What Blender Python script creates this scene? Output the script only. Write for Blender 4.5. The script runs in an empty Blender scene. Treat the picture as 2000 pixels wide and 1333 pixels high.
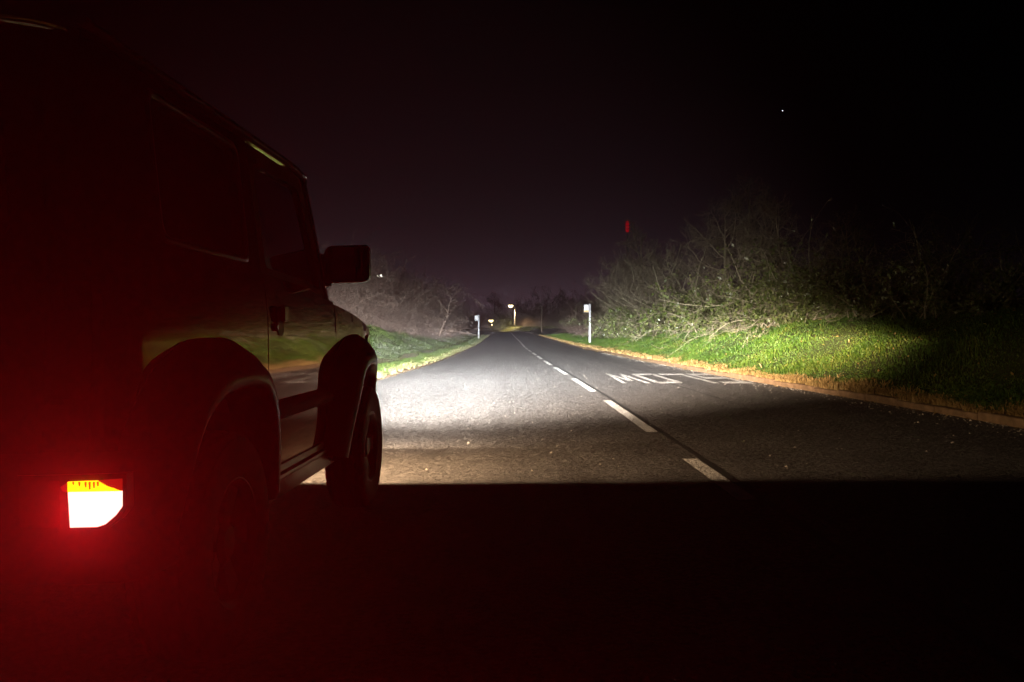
import bpy, math, random
import numpy as np
from mathutils import Vector
from mathutils.geometry import delaunay_2d_cdt

random.seed(7)
sc = bpy.context.scene
COL = sc.collection
R = math.radians

# ------------------------------------------------------------------ camera
F = 1650.0                      # focal length in pixels of the 2000 px wide photograph
cam_d = bpy.data.cameras.new('camera')
cam_d.sensor_width = 36.0
cam_d.lens = F / 2000 * 36.0
cam_d.clip_start = 0.02
cam_d.clip_end = 4000
cam = bpy.data.objects.new('camera', cam_d)
COL.objects.link(cam)
cam.location = (0, 0, 1.0)
cam.rotation_euler = (R(90) - math.atan(17.5 / F), 0, 0)
sc.camera = cam

# ------------------------------------------------------------------ world: night sky with a town's glow low over the road
world = bpy.data.worlds.new('World')
sc.world = world
world.use_nodes = True
wn, wl = world.node_tree.nodes, world.node_tree.links
wn.clear()
w_out = wn.new('ShaderNodeOutputWorld')
sky = wn.new('ShaderNodeTexSky')
sky.sky_type = 'NISHITA'
sky.sun_disc = False
sky.sun_elevation = R(-12)
sky.sun_rotation = R(10)
bg1 = wn.new('ShaderNodeBackground')
bg1.inputs['Strength'].default_value = 0.05
wl.new(sky.outputs[0], bg1.inputs['Color'])
tc = wn.new('ShaderNodeTexCoord')
sep = wn.new('ShaderNodeSeparateXYZ')
wl.new(tc.outputs['Generated'], sep.inputs[0])
ramp = wn.new('ShaderNodeValToRGB')
ramp.color_ramp.interpolation = 'B_SPLINE'
els = ramp.color_ramp.elements
els[0].position = 0.0
els[0].color = (0.105, 0.066, 0.088, 1)
els[1].position = 1.0
els[1].color = (0.0010, 0.0008, 0.0010, 1)
for p, c in ((0.025, 0.074), (0.05, 0.047), (0.08, 0.0265), (0.12, 0.0145), (0.18, 0.0080), (0.28, 0.0042), (0.45, 0.0020)):
    e = els.new(p)
    e.color = (c, c * .62, c * .81, 1)
wl.new(sep.outputs['Z'], ramp.inputs['Fac'])
dotn = wn.new('ShaderNodeVectorMath')
dotn.operation = 'DOT_PRODUCT'
gd = Vector((-0.10, 1, 0)).normalized()
dotn.inputs[1].default_value = gd
wl.new(tc.outputs['Generated'], dotn.inputs[0])
mr = wn.new('ShaderNodeMapRange')
mr.interpolation_type = 'SMOOTHSTEP'
mr.inputs['From Min'].default_value = 0.87
mr.inputs['From Max'].default_value = 1.0
mr.inputs['To Min'].default_value = 0.05
mr.inputs['To Max'].default_value = 1.0
wl.new(dotn.outputs['Value'], mr.inputs['Value'])
bg2 = wn.new('ShaderNodeBackground')
wl.new(ramp.outputs['Color'], bg2.inputs['Color'])
wl.new(mr.outputs[0], bg2.inputs['Strength'])
addw = wn.new('ShaderNodeAddShader')
wl.new(bg1.outputs[0], addw.inputs[0])
wl.new(bg2.outputs[0], addw.inputs[1])
wl.new(addw.outputs[0], w_out.inputs['Surface'])

# ------------------------------------------------------------------ view and sampling
sc.view_settings.view_transform = 'Standard'
sc.view_settings.look = 'None'
sc.view_settings.exposure = 0.0
sc.view_settings.gamma = 1.0
sc.render.engine = 'CYCLES'
cy = sc.cycles
cy.use_denoising = True
try:
    cy.denoiser = 'OPENIMAGEDENOISE'
    cy.denoising_prefilter = 'ACCURATE'
except Exception:
    pass
cy.use_adaptive_sampling = True
cy.adaptive_threshold = 0.025
cy.adaptive_min_samples = 24
cy.max_bounces = 6
cy.diffuse_bounces = 2
cy.glossy_bounces = 3
cy.transmission_bounces = 4
cy.transparent_max_bounces = 8
cy.volume_bounces = 0
cy.volume_step_rate = 4.0
cy.volume_max_steps = 32
cy.sample_clamp_indirect = 4.0
cy.caustics_reflective = False
cy.caustics_refractive = False

# ------------------------------------------------------------------ materials
def mat(name, base=(0.5, 0.5, 0.5), rough=0.6, spec=0.5, coat=0.0, metal=0.0, emit=None, estr=1.0, noise=0.0, nscale=20.0, bump=0.0, bscale=60.0):
    m = bpy.data.materials.new(name)
    m.use_nodes = True
    nt = m.node_tree
    b = nt.nodes['Principled BSDF']
    b.inputs['Base Color'].default_value = (*base, 1)
    b.inputs['Roughness'].default_value = rough
    b.inputs['Specular IOR Level'].default_value = spec
    b.inputs['Coat Weight'].default_value = coat
    b.inputs['Coat Roughness'].default_value = 0.03
    b.inputs['Metallic'].default_value = metal
    if emit:
        b.inputs['Emission Color'].default_value = (*emit, 1)
        b.inputs['Emission Strength'].default_value = estr
    if noise or bump:
        t = nt.nodes.new('ShaderNodeTexCoord')
        n = nt.nodes.new('ShaderNodeTexNoise')
        n.inputs['Scale'].default_value = nscale
        n.inputs['Detail'].default_value = 5
        nt.links.new(t.outputs['Object'], n.inputs['Vector'])
        if noise:
            mx = nt.nodes.new('ShaderNodeMapRange')
            mx.inputs['To Min'].default_value = 1 - noise
            mx.inputs['To Max'].default_value = 1 + noise
            nt.links.new(n.outputs['Fac'], mx.inputs['Value'])
            v = nt.nodes.new('ShaderNodeVectorMath')
            v.operation = 'SCALE'
            v.inputs[0].default_value = base
            nt.links.new(mx.outputs[0], v.inputs['Scale'])
            nt.links.new(v.outputs[0], b.inputs['Base Color'])
        if bump:
            n2 = nt.nodes.new('ShaderNodeTexNoise')
            n2.inputs['Scale'].default_value = bscale
            n2.inputs['Detail'].default_value = 4
            nt.links.new(t.outputs['Object'], n2.inputs['Vector'])
            bp = nt.nodes.new('ShaderNodeBump')
            bp.inputs['Strength'].default_value = bump
            bp.inputs['Distance'].default_value = 0.01
            nt.links.new(n2.outputs['Fac'], bp.inputs['Height'])
            nt.links.new(bp.outputs[0], b.inputs['Normal'])
    return m

def rough_stone(name, cols, cell, tilt, patch=None, lanes=False):
    """Stony surface (asphalt, thermoplastic paint): every grain has its own facing and shade."""
    m = bpy.data.materials.new(name)
    m.use_nodes = True
    nt = m.node_tree
    N, L = nt.nodes, nt.links
    b = N['Principled BSDF']
    b.inputs['Roughness'].default_value = 0.85
    b.inputs['Specular IOR Level'].default_value = 0.25
    geo = N.new('ShaderNodeNewGeometry')
    def grain(c):
        v = N.new('ShaderNodeTexVoronoi')
        v.inputs['Scale'].default_value = 1.0 / c
        L.new(geo.outputs['Position'], v.inputs['Vector'])
        return v
    v1, v2 = grain(cell), grain(cell * 0.37)
    add = N.new('ShaderNodeVectorMath')
    add.operation = 'ADD'
    L.new(v1.outputs['Color'], add.inputs[0])
    L.new(v2.outputs['Color'], add.inputs[1])
    sub = N.new('ShaderNodeVectorMath')
    sub.operation = 'SUBTRACT'
    L.new(add.outputs[0], sub.inputs[0])
    sub.inputs[1].default_value = (1, 1, 1)
    scl = N.new('ShaderNodeVectorMath')
    scl.operation = 'SCALE'
    scl.inputs['Scale'].default_value = tilt
    L.new(sub.outputs[0], scl.inputs[0])
    ad2 = N.new('ShaderNodeVectorMath')
    ad2.operation = 'ADD'
    L.new(scl.outputs[0], ad2.inputs[0])
    L.new(geo.outputs['Normal'], ad2.inputs[1])
    nrm = N.new('ShaderNodeVectorMath')
    nrm.operation = 'NORMALIZE'
    L.new(ad2.outputs[0], nrm.inputs[0])
    L.new(nrm.outputs[0], b.inputs['Normal'])
    sp = N.new('ShaderNodeSeparateColor')
    L.new(v1.outputs['Color'], sp.inputs[0])
    rp = N.new('ShaderNodeValToRGB')
    e = rp.color_ramp.elements
    e[0].color = (*cols[0], 1)
    e[1].color = (*cols[1], 1)
    L.new(sp.outputs[0], rp.inputs['Fac'])
    nz = N.new('ShaderNodeTexNoise')
    nz.inputs['Scale'].default_value = 0.55
    nz.inputs['Detail'].default_value = 6
    nz.inputs['Roughness'].default_value = 0.65
    L.new(geo.outputs['Position'], nz.inputs['Vector'])
    mrg = N.new('ShaderNodeMapRange')
    mrg.inputs['From Min'].default_value = 0.3
    mrg.inputs['From Max'].default_value = 0.7
    mrg.inputs['To Min'].default_value = 0.86
    mrg.inputs['To Max'].default_value = 1.12
    L.new(nz.outputs['Fac'], mrg.inputs['Value'])
    fac = mrg.outputs[0]
    if lanes:      # worn wheel tracks and long streaks along the road
        mp = N.new('ShaderNodeMapping')
        mp.inputs['Scale'].default_value = (2.2, 0.05, 1)
        L.new(geo.outputs['Position'], mp.inputs['Vector'])
        n3 = N.new('ShaderNodeTexNoise')
        n3.inputs['Scale'].default_value = 1.0
        n3.inputs['Detail'].default_value = 4
        L.new(mp.outputs[0], n3.inputs['Vector'])
        m3 = N.new('ShaderNodeMapRange')
        m3.inputs['From Min'].default_value = 0.3
        m3.inputs['From Max'].default_value = 0.7
        m3.inputs['To Min'].default_value = 0.80
        m3.inputs['To Max'].default_value = 1.15
        L.new(n3.outputs['Fac'], m3.inputs['Value'])
        mm = N.new('ShaderNodeMath')
        mm.operation = 'MULTIPLY'
        L.new(fac, mm.inputs[0])
        L.new(m3.outputs[0], mm.inputs[1])
        fac = mm.outputs[0]
    vs = N.new('ShaderNodeVectorMath')
    vs.operation = 'SCALE'
    L.new(rp.outputs['Color'], vs.inputs[0])
    L.new(fac, vs.inputs['Scale'])
    L.new(vs.outputs[0], b.inputs['Base Color'])
    return m

def leafy(name, cols, transl=0.35, scale=1.2, rough=0.6):
    """Blades and leaves: colour varies over the ground in patches and from blade to blade; light passes through."""
    m = bpy.data.materials.new(name)
    m.use_nodes = True
    nt = m.node_tree
    N, L = nt.nodes, nt.links
    N.clear()
    out = N.new('ShaderNodeOutputMaterial')
    geo = N.new('ShaderNodeNewGeometry')
    nz = N.new('ShaderNodeTexNoise')
    nz.inputs['Scale'].default_value = scale
    nz.inputs['Detail'].default_value = 4
    L.new(geo.outputs['Position'], nz.inputs['Vector'])
    mixf = N.new('ShaderNodeMath')
    mixf.operation = 'MULTIPLY_ADD'
    L.new(geo.outputs['Random Per Island'], mixf.inputs[0])
    mixf.inputs[1].default_value = 0.55
    sb = N.new('ShaderNodeMapRange')
    sb.inputs['From Min'].default_value = 0.3
    sb.inputs['From Max'].default_value = 0.7
    sb.inputs['To Max'].default_value = 0.45
    L.new(nz.outputs['Fac'], sb.inputs['Value'])
    L.new(sb.outputs[0], mixf.inputs[2])
    rp = N.new('ShaderNodeValToRGB')
    e = rp.color_ramp.elements
    e[0].color = (*cols[0], 1)
    e[1].color = (*cols[-1], 1)
    for i, c in enumerate(cols[1:-1]):
        q = e.new((i + 1) / (len(cols) - 1))
        q.color = (*c, 1)
    L.new(mixf.outputs[0], rp.inputs['Fac'])
    d = N.new('ShaderNodeBsdfPrincipled')
    d.inputs['Roughness'].default_value = rough
    d.inputs['Specular IOR Level'].default_value = 0.3
    t = N.new('ShaderNodeBsdfTranslucent')
    L.new(rp.outputs['Color'], d.inputs['Base Color'])
    L.new(rp.outputs['Color'], t.inputs['Color'])
    mx = N.new('ShaderNodeMixShader')
    mx.inputs[0].default_value = transl
    L.new(d.outputs[0], mx.inputs[1])
    L.new(t.outputs[0], mx.inputs[2])
    L.new(mx.outputs[0], out.inputs['Surface'])
    return m

def glassy(name, tint=(0.6, 0.6, 0.6)):
    m = bpy.data.materials.new(name)
    m.use_nodes = True
    nt = m.node_tree
    N, L = nt.nodes, nt.links
    N.clear()
    out = N.new('ShaderNodeOutputMaterial')
    tr = N.new('ShaderNodeBsdfTransparent')
    tr.inputs['Color'].default_value = (*tint, 1)
    gl = N.new('ShaderNodeBsdfGlossy')
    gl.inputs['Roughness'].default_value = 0.02
    fr = N.new('ShaderNodeFresnel')
    fr.inputs['IOR'].default_value = 1.5
    mx = N.new('ShaderNodeMixShader')
    L.new(fr.outputs[0], mx.inputs[0])
    L.new(tr.outputs[0], mx.inputs[1])
    L.new(gl.outputs[0], mx.inputs[2])
    L.new(mx.outputs[0], out.inputs['Surface'])
    return m

def glow(name, col, strength):
    m = bpy.data.materials.new(name)
    m.use_nodes = True
    N, L = m.node_tree.nodes, m.node_tree.links
    N.clear()
    out = N.new('ShaderNodeOutputMaterial')
    e = N.new('ShaderNodeEmission')
    e.inputs['Color'].default_value = (*col, 1)
    e.inputs['Strength'].default_value = strength
    L.new(e.outputs[0], out.inputs['Surface'])
    return m

def dull_gloss(name, base, gloss, rough, tint=(1, 1, 1)):
    """Old dark paint: a thin film of road dirt over the lacquer takes part of the reflection away."""
    m = bpy.data.materials.new(name)
    m.use_nodes = True
    N, L = m.node_tree.nodes, m.node_tree.links
    N.clear()
    out = N.new('ShaderNodeOutputMaterial')
    d = N.new('ShaderNodeBsdfDiffuse')
    d.inputs['Color'].default_value = (*base, 1)
    g = N.new('ShaderNodeBsdfGlossy')
    g.inputs['Roughness'].default_value = rough
    g.inputs['Color'].default_value = (*tint, 1)
    fr = N.new('ShaderNodeFresnel')
    fr.inputs['IOR'].default_value = 1.42
    t = N.new('ShaderNodeTexCoord')
    nz = N.new('ShaderNodeTexNoise')
    nz.inputs['Scale'].default_value = 5.0
    nz.inputs['Detail'].default_value = 8
    nz.inputs['Roughness'].default_value = .7
    L.new(t.outputs['Object'], nz.inputs['Vector'])
    mrn = N.new('ShaderNodeMapRange')
    mrn.inputs['From Min'].default_value = .3
    mrn.inputs['From Max'].default_value = .7
    mrn.inputs['To Min'].default_value = gloss
    mrn.inputs['To Max'].default_value = gloss * .7
    L.new(nz.outputs['Fac'], mrn.inputs['Value'])
    mu = N.new('ShaderNodeMath')
    mu.operation = 'MULTIPLY'
    L.new(fr.outputs[0], mu.inputs[0])
    L.new(mrn.outputs[0], mu.inputs[1])
    mx = N.new('ShaderNodeMixShader')
    L.new(mu.outputs[0], mx.inputs[0])
    L.new(d.outputs[0], mx.inputs[1])
    L.new(g.outputs[0], mx.inputs[2])
    L.new(mx.outputs[0], out.inputs['Surface'])
    return m

M = {
    'asphalt': rough_stone('asphalt', ((0.025, 0.024, 0.024), (0.22, 0.205, 0.19)), 0.017, 1.0, lanes=True),
    'paint_line': rough_stone('road_paint', ((0.5, 0.48, 0.45), (0.82, 0.81, 0.78)), 0.012, 0.95),
    'tar': mat('tar_seam', (0.012, 0.012, 0.012), 0.7, noise=0.3),
    'soil': mat('soil', (0.035, 0.04, 0.015), 0.95, spec=0.1, noise=0.6, nscale=3, bump=0.6, bscale=14),
    'path': mat('trodden_path', (0.16, 0.13, 0.085), 0.95, spec=0.1, noise=0.5, nscale=5, bump=0.5, bscale=30),
    'kerb': mat('kerb_concrete', (0.16, 0.102, 0.056), 0.9, spec=0.2, noise=0.8, nscale=9, bump=0.5, bscale=90),
    'grass': leafy('grass', ((0.006, 0.015, 0.002), (0.018, 0.050, 0.003), (0.036, 0.082, 0.005), (0.068, 0.108, 0.009), (0.13, 0.13, 0.022)), 0.35, 0.9),
    'grass_pale': leafy('grass_pale', ((0.008, 0.016, 0.002), (0.026, 0.054, 0.005), (0.050, 0.084, 0.009), (0.10, 0.12, 0.025)), 0.35, 0.9),
    'straw_pale': leafy('dry_grass_pale', ((0.06, 0.08, 0.025), (0.15, 0.15, 0.06), (0.24, 0.21, 0.10)), 0.35, 2.5),
    'straw': leafy('dry_grass', ((0.16, 0.095, 0.03), (0.26, 0.17, 0.06), (0.34, 0.26, 0.11)), 0.35, 2.5),
    'bark': mat('bark', (0.125, 0.105, 0.072), 0.85, spec=0.2, noise=0.45, nscale=6),
    'bark_pale': mat('bark_pale', (0.145, 0.132, 0.088), 0.85, spec=0.2, noise=0.5, nscale=7),
    'bark_brown': mat('bark_brown', (0.140, 0.100, 0.080), 0.85, spec=0.2, noise=0.5, nscale=6),
    'ivy': leafy('ivy', ((0.030, 0.045, 0.012), (0.060, 0.085, 0.020), (0.13, 0.13, 0.05)), 0.2, 2.0, 0.35),
    'dead_leaf': leafy('dead_leaf', ((0.06, 0.042, 0.034), (0.105, 0.075, 0.060), (0.15, 0.112, 0.085)), 0.25, 2.0),
    'paint': dull_gloss('dark_paint', (0.006, 0.004, 0.004), 0.95, 0.035, (1.0, .78, .62)),
    'plastic': dull_gloss('black_plastic', (0.010, 0.009, 0.009), 0.45, 0.30),
    'rubber': mat('rubber', (0.014, 0.013, 0.013), 0.75, spec=0.3, noise=0.3, nscale=12),
    'alloy': mat('alloy', (0.05, 0.05, 0.052), 0.5, metal=1.0),
    'chrome': mat('chrome', (0.6, 0.6, 0.6), 0.15, metal=1.0),
    'mirror': mat('mirror_glass', (0.55, 0.55, 0.56), 0.03, metal=1.0),
    'trim': mat('interior_trim', (0.02, 0.02, 0.02), 0.9, spec=0.1),
    'visor': mat('visor_cloth', (0.35, 0.32, 0.24), 0.95, spec=0.1),
    'glass': glassy('window_glass', (0.55, 0.55, 0.55)),
    'clear': glassy('lamp_glass', (0.95, 0.95, 0.95)),
    'pole_white': mat('white_enamel', (0.44, 0.45, 0.47), 0.45, noise=0.08, nscale=3),
    'sign_yellow': mat('sign_yellow', (0.40, 0.21, 0.003), 0.45),
    'pole_grey': mat('galvanised', (0.16, 0.145, 0.12), 0.55, noise=0.15, nscale=4),
    'wood': mat('pole_wood', (0.10, 0.075, 0.05), 0.9, noise=0.3),
    'lamp_warm': glow('lamp_warm', (1.0, 0.80, 0.36), 14.0),
    'lamp_white': glow('lamp_white', (1.0, 0.93, 0.85), 30.0),
    'ghost_glow': glow('ghost_glow', (1.0, 0.012, 0.03), 0.24),  # self-lit colour of the added lens ghost
    'star': glow('starlight', (1.0, 0.9, 0.95), 2.0),
    'tail_core': glow('tail_core', (1.0, 0.34, 0.28), 5.0),
    'tail_band': glow('tail_band', (1.0, 0.44, 0.004), 3.6),
    'tail_rib': glow('tail_rib', (1.0, 0.13, 0.006), 0.9),
    'tail_dim': glow('tail_dim', (1.0, 0.02, 0.010), 0.42),
    'red_lens': mat('red_lens', (0.012, 0.001, 0.001), 0.2, coat=0.3),
    'amber': mat('amber_lens', (0.45, 0.13, 0.02), 0.15, coat=1.0),
    'stone': mat('grit', (0.40, 0.36, 0.30), 0.7, noise=0.4, nscale=40),
}

# ------------------------------------------------------------------ helpers
def link(o, parent=None):
    COL.objects.link(o)
    if parent is not None:
        o.parent = parent
    return o

def empty(name, loc=(0, 0, 0), rz=0.0):
    o = bpy.data.objects.new(name, None)
    o.location = loc
    o.rotation_euler = (0, 0, rz)
    return link(o)

def tag(o, label=None, cat=None, group=None, kind=None):
    if label: o['label'] = label
    if cat: o['category'] = cat
    if group: o['group'] = group
    if kind: o['kind'] = kind
    return o

def raw_mesh(name, V, faces, m, smooth=False):
    me = bpy.data.meshes.new(name)
    me.from_pydata([tuple(v) for v in V], [], faces)
    me.materials.append(M[m])
    if smooth:
        me.polygons.foreach_set('use_smooth', [True] * len(me.polygons))
    me.update()
    return me

def tri_mesh(name, V, T, m, smooth=False):
    V = np.asarray(V, dtype=np.float32)
    T = np.asarray(T, dtype=np.int32)
    me = bpy.data.meshes.new(name)
    me.vertices.add(len(V))
    me.vertices.foreach_set('co', V.ravel())
    me.loops.add(T.size)
    me.loops.foreach_set('vertex_index', T.ravel())
    k = T.shape[1]
    me.polygons.add(len(T))
    me.polygons.foreach_set('loop_start', np.arange(0, T.size, k, dtype=np.int32))
    me.polygons.foreach_set('loop_total', np.full(len(T), k, dtype=np.int32))
    if smooth:
        me.polygons.foreach_set('use_smooth', np.ones(len(T), dtype=bool))
    me.materials.append(M[m])
    me.update(calc_edges=True)
    me.validate()
    return me

def obj(name, me, parent=None):
    return link(bpy.data.objects.new(name, me), parent)

class MB:
    def __init__(self):
        self.v, self.f = [], []
    def add(self, V, Fc):
        o = len(self.v)
        self.v += [tuple(map(float, p)) for p in V]
        self.f += [tuple(i + o for i in q) for q in Fc]
        return self
    def box(self, lo, hi, b=0.0):
        (x0, y0, z0), (x1, y1, z1) = lo, hi
        if b <= 0:
            V = [(x, y, z) for z in (z0, z1) for y in (y0, y1) for x in (x0, x1)]
            return self.add(V, [(0, 2, 3, 1), (4, 5, 7, 6), (0, 1, 5, 4), (2, 6, 7, 3), (0, 4, 6, 2), (1, 3, 7, 5)])
        # rounded box: octagonal section rings
        def ring(z, i):
            a0, a1, c0, c1 = x0 + i, x1 - i, y0 + i, y1 - i
            return [(a0 + b, c0, z), (a1 - b, c0, z), (a1, c0 + b, z), (a1, c1 - b, z), (a1 - b, c1, z), (a0 + b, c1, z), (a0, c1 - b, z), (a0, c0 + b, z)]
        rs = [ring(z0, b * .6), ring(z0 + b, 0), ring(z1 - b, 0), ring(z1, b * .6)]
        V = [p for r in rs for p in r]
        Fc = [tuple(range(7, -1, -1)), tuple(range(24, 32))]
        for k in range(3):
            for i in range(8):
                j = (i + 1) % 8
                Fc.append((k * 8 + i, k * 8 + j, k * 8 + 8 + j, k * 8 + 8 + i))
        return self.add(V, Fc)
    def tube(self, pts, rad, n=8, caps=True):
        V, T = tube_np(np.array(pts, float), np.array(rad, float) if hasattr(rad, '__len__') else np.full(len(pts), rad), n)
        Fc = [tuple(q) for q in T]
        if caps:
            Fc += [tuple(range(n - 1, -1, -1)), tuple(range((len(pts) - 1) * n, len(pts) * n))]
        return self.add(V, Fc)
    def lathe(self, prof, n=32, axis='x', c=(0, 0, 0)):
        """prof: list of (along axis, radius)"""
        V, Fc = [], []
        for a, r in prof:
            for k in range(n):
                t = 2 * math.pi * k / n
                p = (a, r * math.cos(t), r * math.sin(t)) if axis == 'x' else ((r * math.cos(t), a, r * math.sin(t)) if axis == 'y' else (r * math.cos(t), r * math.sin(t), a))
                V.append((p[0] + c[0], p[1] + c[1], p[2] + c[2]))
        for i in range(len(prof) - 1):
            for k in range(n):
                q = (k + 1) % n
                Fc.append((i * n + k, i * n + q, (i + 1) * n + q, (i + 1) * n + k))
        return self.add(V, Fc)
    def prism(self, poly, fn0, fn1):
        """poly: 2D points; fn maps (a, b) to a 3D point on the two caps"""
        n = len(poly)
        V = [fn0(*p) for p in poly] + [fn1(*p) for p in poly]
        Fc = [tuple(range(n - 1, -1, -1)), tuple(range(n, 2 * n))]
        for i in range(n):
            j = (i + 1) % n
            Fc.append((i, j, n + j, n + i))
        return self.add(V, Fc)
    def grid(self, rows):
        n = len(rows[0])
        V = [p for r in rows for p in r]
        Fc = [(i * n + j, i * n + j + 1, (i + 1) * n + j + 1, (i + 1) * n + j) for i in range(len(rows) - 1) for j in range(n - 1)]
        return self.add(V, Fc)
    def mirror(self):
        o = MB()
        o.v = [(-x, y, z) for x, y, z in self.v]
        o.f = [tuple(reversed(q)) for q in self.f]
        return o
    def mesh(self, name, m, smooth=False):
        return raw_mesh(name, self.v, self.f, m, smooth)
    def build(self, name, m, parent=None, smooth=False):
        return obj(name, self.mesh(name, m, smooth), parent)

def tube_np(P, rad, n):
    d = np.gradient(P, axis=0)
    d /= np.linalg.norm(d, axis=1)[:, None] + 1e-9
    ref = np.array([0, 0, 1.0]) if abs(d[0, 2]) < 0.8 else np.array([1.0, 0, 0])
    a = np.cross(d, ref)
    a /= np.linalg.norm(a, axis=1)[:, None] + 1e-9
    b = np.cross(d, a)
    t = np.arange(n) * 2 * math.pi / n
    V = P[:, None, :] + rad[:, None, None] * (np.cos(t)[None, :, None] * a[:, None, :] + np.sin(t)[None, :, None] * b[:, None, :])
    k = len(P)
    i = np.arange(k - 1)[:, None] * n
    j = np.arange(n)[None, :]
    q = (j + 1) % n
    T = np.stack([i + j, i + q, i + n + q, i + n + j], -1).reshape(-1, 4)
    return V.reshape(-1, 3), T

def smoothstep(x):
    x = np.clip(x, 0, 1)
    return x * x * (3 - 2 * x)

# ------------------------------------------------------------------ the lie of the land
def tab(ys, xs):
    ys, xs = np.array(ys, float), np.array(xs, float)
    return lambda y: np.interp(y, ys, xs)

cx = tab([-60, 9, 14, 21, 30, 40, 53, 79, 98, 163, 190, 205, 220, 240, 270, 320, 420], [1.38, 1.40, 1.38, 1.26, 1.10, 1.0, .84, .72, .47, -.1, -.7, -1.9, -4.4, -9.5, -21, -48, -115])
wl_ = tab([-60, 12, 18, 27, 57, 100], [4.25, 4.25, 4.1, 3.6, 3.4, 3.5])
wr_ = tab([-60, 9, 13, 16, 22, 30, 60, 100], [3.95, 3.92, 3.8, 3.5, 3.45, 3.45, 3.45, 3.5])
_zr = tab([-60, 55, 75, 98, 130, 163, 190, 205, 230, 300, 420], [0, 0, .1, .29, .53, .80, 1.05, 1.12, .95, -.4, -1.5])
def zr(y):
    y = np.asarray(y, float)
    return (_zr(y - 6) + _zr(y) + _zr(y + 6)) / 3
def sm(fn, y, w=3.0):
    return (fn(y - w) + fn(y) + fn(y + w)) / 3
CX = lambda y: sm(cx, y)
LE = lambda y: CX(y) - sm(wl_, y)
RE = lambda y: CX(y) + sm(wr_, y)
_bR = tab([-60, 10, 17, 27, 34, 45, 55, 75, 110, 180, 215, 260, 420], [1.25, 1.3, 1.3, 1.2, 1.02, .72, .45, .12, .15, .3, 1.25, 1.6, 2.0])
_bL = tab([-60, 20, 38, 45, 60, 80, 120, 200, 420], [1.9, 1.8, 1.42, 1.15, .62, .3, .35, .5, 1.2])
def wob(x, y):
    return 0.05 * np.sin(x * 1.7 + y * .6) + 0.035 * np.sin(x * 3.1 - y * 1.3 + 1) + 0.04 * np.sin(y * .9 + 2)
def ground_z(x, y):
    x, y = np.asarray(x, float), np.asarray(y, float)
    dr = x - RE(y)
    dl = LE(y) - x
    z = zr(y)
    kr = smoothstep((dr - .08) / .1) * .11
    kl = smoothstep((dl - .08) / .1) * .055
    br = sm(_bR, y, 5) * smoothstep(dr / 3.9) + np.clip(dr - 4, 0, 60) * .012
    bl = sm(_bL, y, 5) * smoothstep((dl - 1.6) / 3.4) + np.clip(dl - 5, 0, 60) * .015
    under = -.06 * smoothstep((np.minimum(-dr, -dl) + .02) / .06)
    rough = wob(x, y) * (smoothstep((dr - .4) / 1.5) + smoothstep((dl - .4) / 1.5))
    return z + kr + kl + br + bl + under + rough

ST = np.concatenate([np.arange(-40, 0, 4), np.arange(0, 60, .5), np.arange(60, 110, 1), np.arange(110, 260, 2.5), np.arange(260, 421, 10)])
def terrain():
    offs_r = [0.0, .06, .1, .14, .18, .22, .3, .45, .6, .8, 1, 1.25, 1.5, 1.75, 2, 2.3, 2.6, 3, 3.4, 3.8, 4.3, 5, 6, 8, 11, 15, 20, 28, 40, 60, 100, 180, 350]
    rows = []
    for y in ST:
        l, r = float(LE(y)), float(RE(y))
        xs = [l - o for o in reversed(offs_r)] + [l + .12, (l + r) / 2, r - .12] + [r + o for o in offs_r]
        rows.append([(x, float(y), float(z)) for x, z in zip(xs, ground_z(np.array(xs), np.full(len(xs), y)))])
    mb = MB().grid(rows)
    o = mb.build('ground', 'soil', None, True)
    tag(o, 'dark soil and turf banks on both sides of the road', kind='structure')
terrain()

def strip(name, xa, xb, y0, y1, dz, m, parent=None, step=.5, n=2, zf=None):
    ys = np.arange(y0, y1 + 1e-6, (y1 - y0) / max(1, round((y1 - y0) / step)))
    rows = []
    for y in ys:
        a, b = float(xa(y)), float(xb(y))
        rows.append([(a + (b - a) * k / (n - 1), float(y), float((zf(a + (b - a) * k / (n - 1), y) if zf else zr(y)) + dz)) for k in range(n)])
    return MB().grid(rows).build(name, m, parent)

road = strip('road', LE, RE, -40, 330, 0, 'asphalt', step=2.0, n=5)
tag(road, 'grey asphalt two lane road running straight ahead', kind='structure')
path = strip('path', lambda y: LE(y) - 1.75, lambda y: LE(y) - 1.25, 12, 90, .012, 'path', step=1, n=3, zf=lambda x, y: ground_z(x, y))
tag(path, 'narrow trodden path along the left verge', kind='structure')

# painted markings: dashes of the centre line, the seam beside it, and SLOW for the oncoming lane (upside down from here)
strip('tar_seam', lambda y: CX(y) + .075, lambda y: CX(y) + .125, -5, 60, .003, 'tar', road, step=1.0)
strip('tar_seam', lambda y: CX(y) + 1.72, lambda y: CX(y) + 1.76, 12, 70, .003, 'tar', road, step=1.0)
strip('centre_line_dash', lambda q: CX(q) - .06, lambda q: CX(q) + .06, 5.0, 6.63, .006, 'paint_line', road, step=.4)
y = 8.4
while y < 50:
    strip('centre_line_dash', lambda q: CX(q) - .06, lambda q: CX(q) + .06, y, y + 3.9, .006, 'paint_line', road, step=1.0)
    y += 5.7

strip('centre_line', lambda q: CX(q) - .075, lambda q: CX(q) + .075, y, 215, .006, 'paint_line', road, step=2.0)

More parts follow.
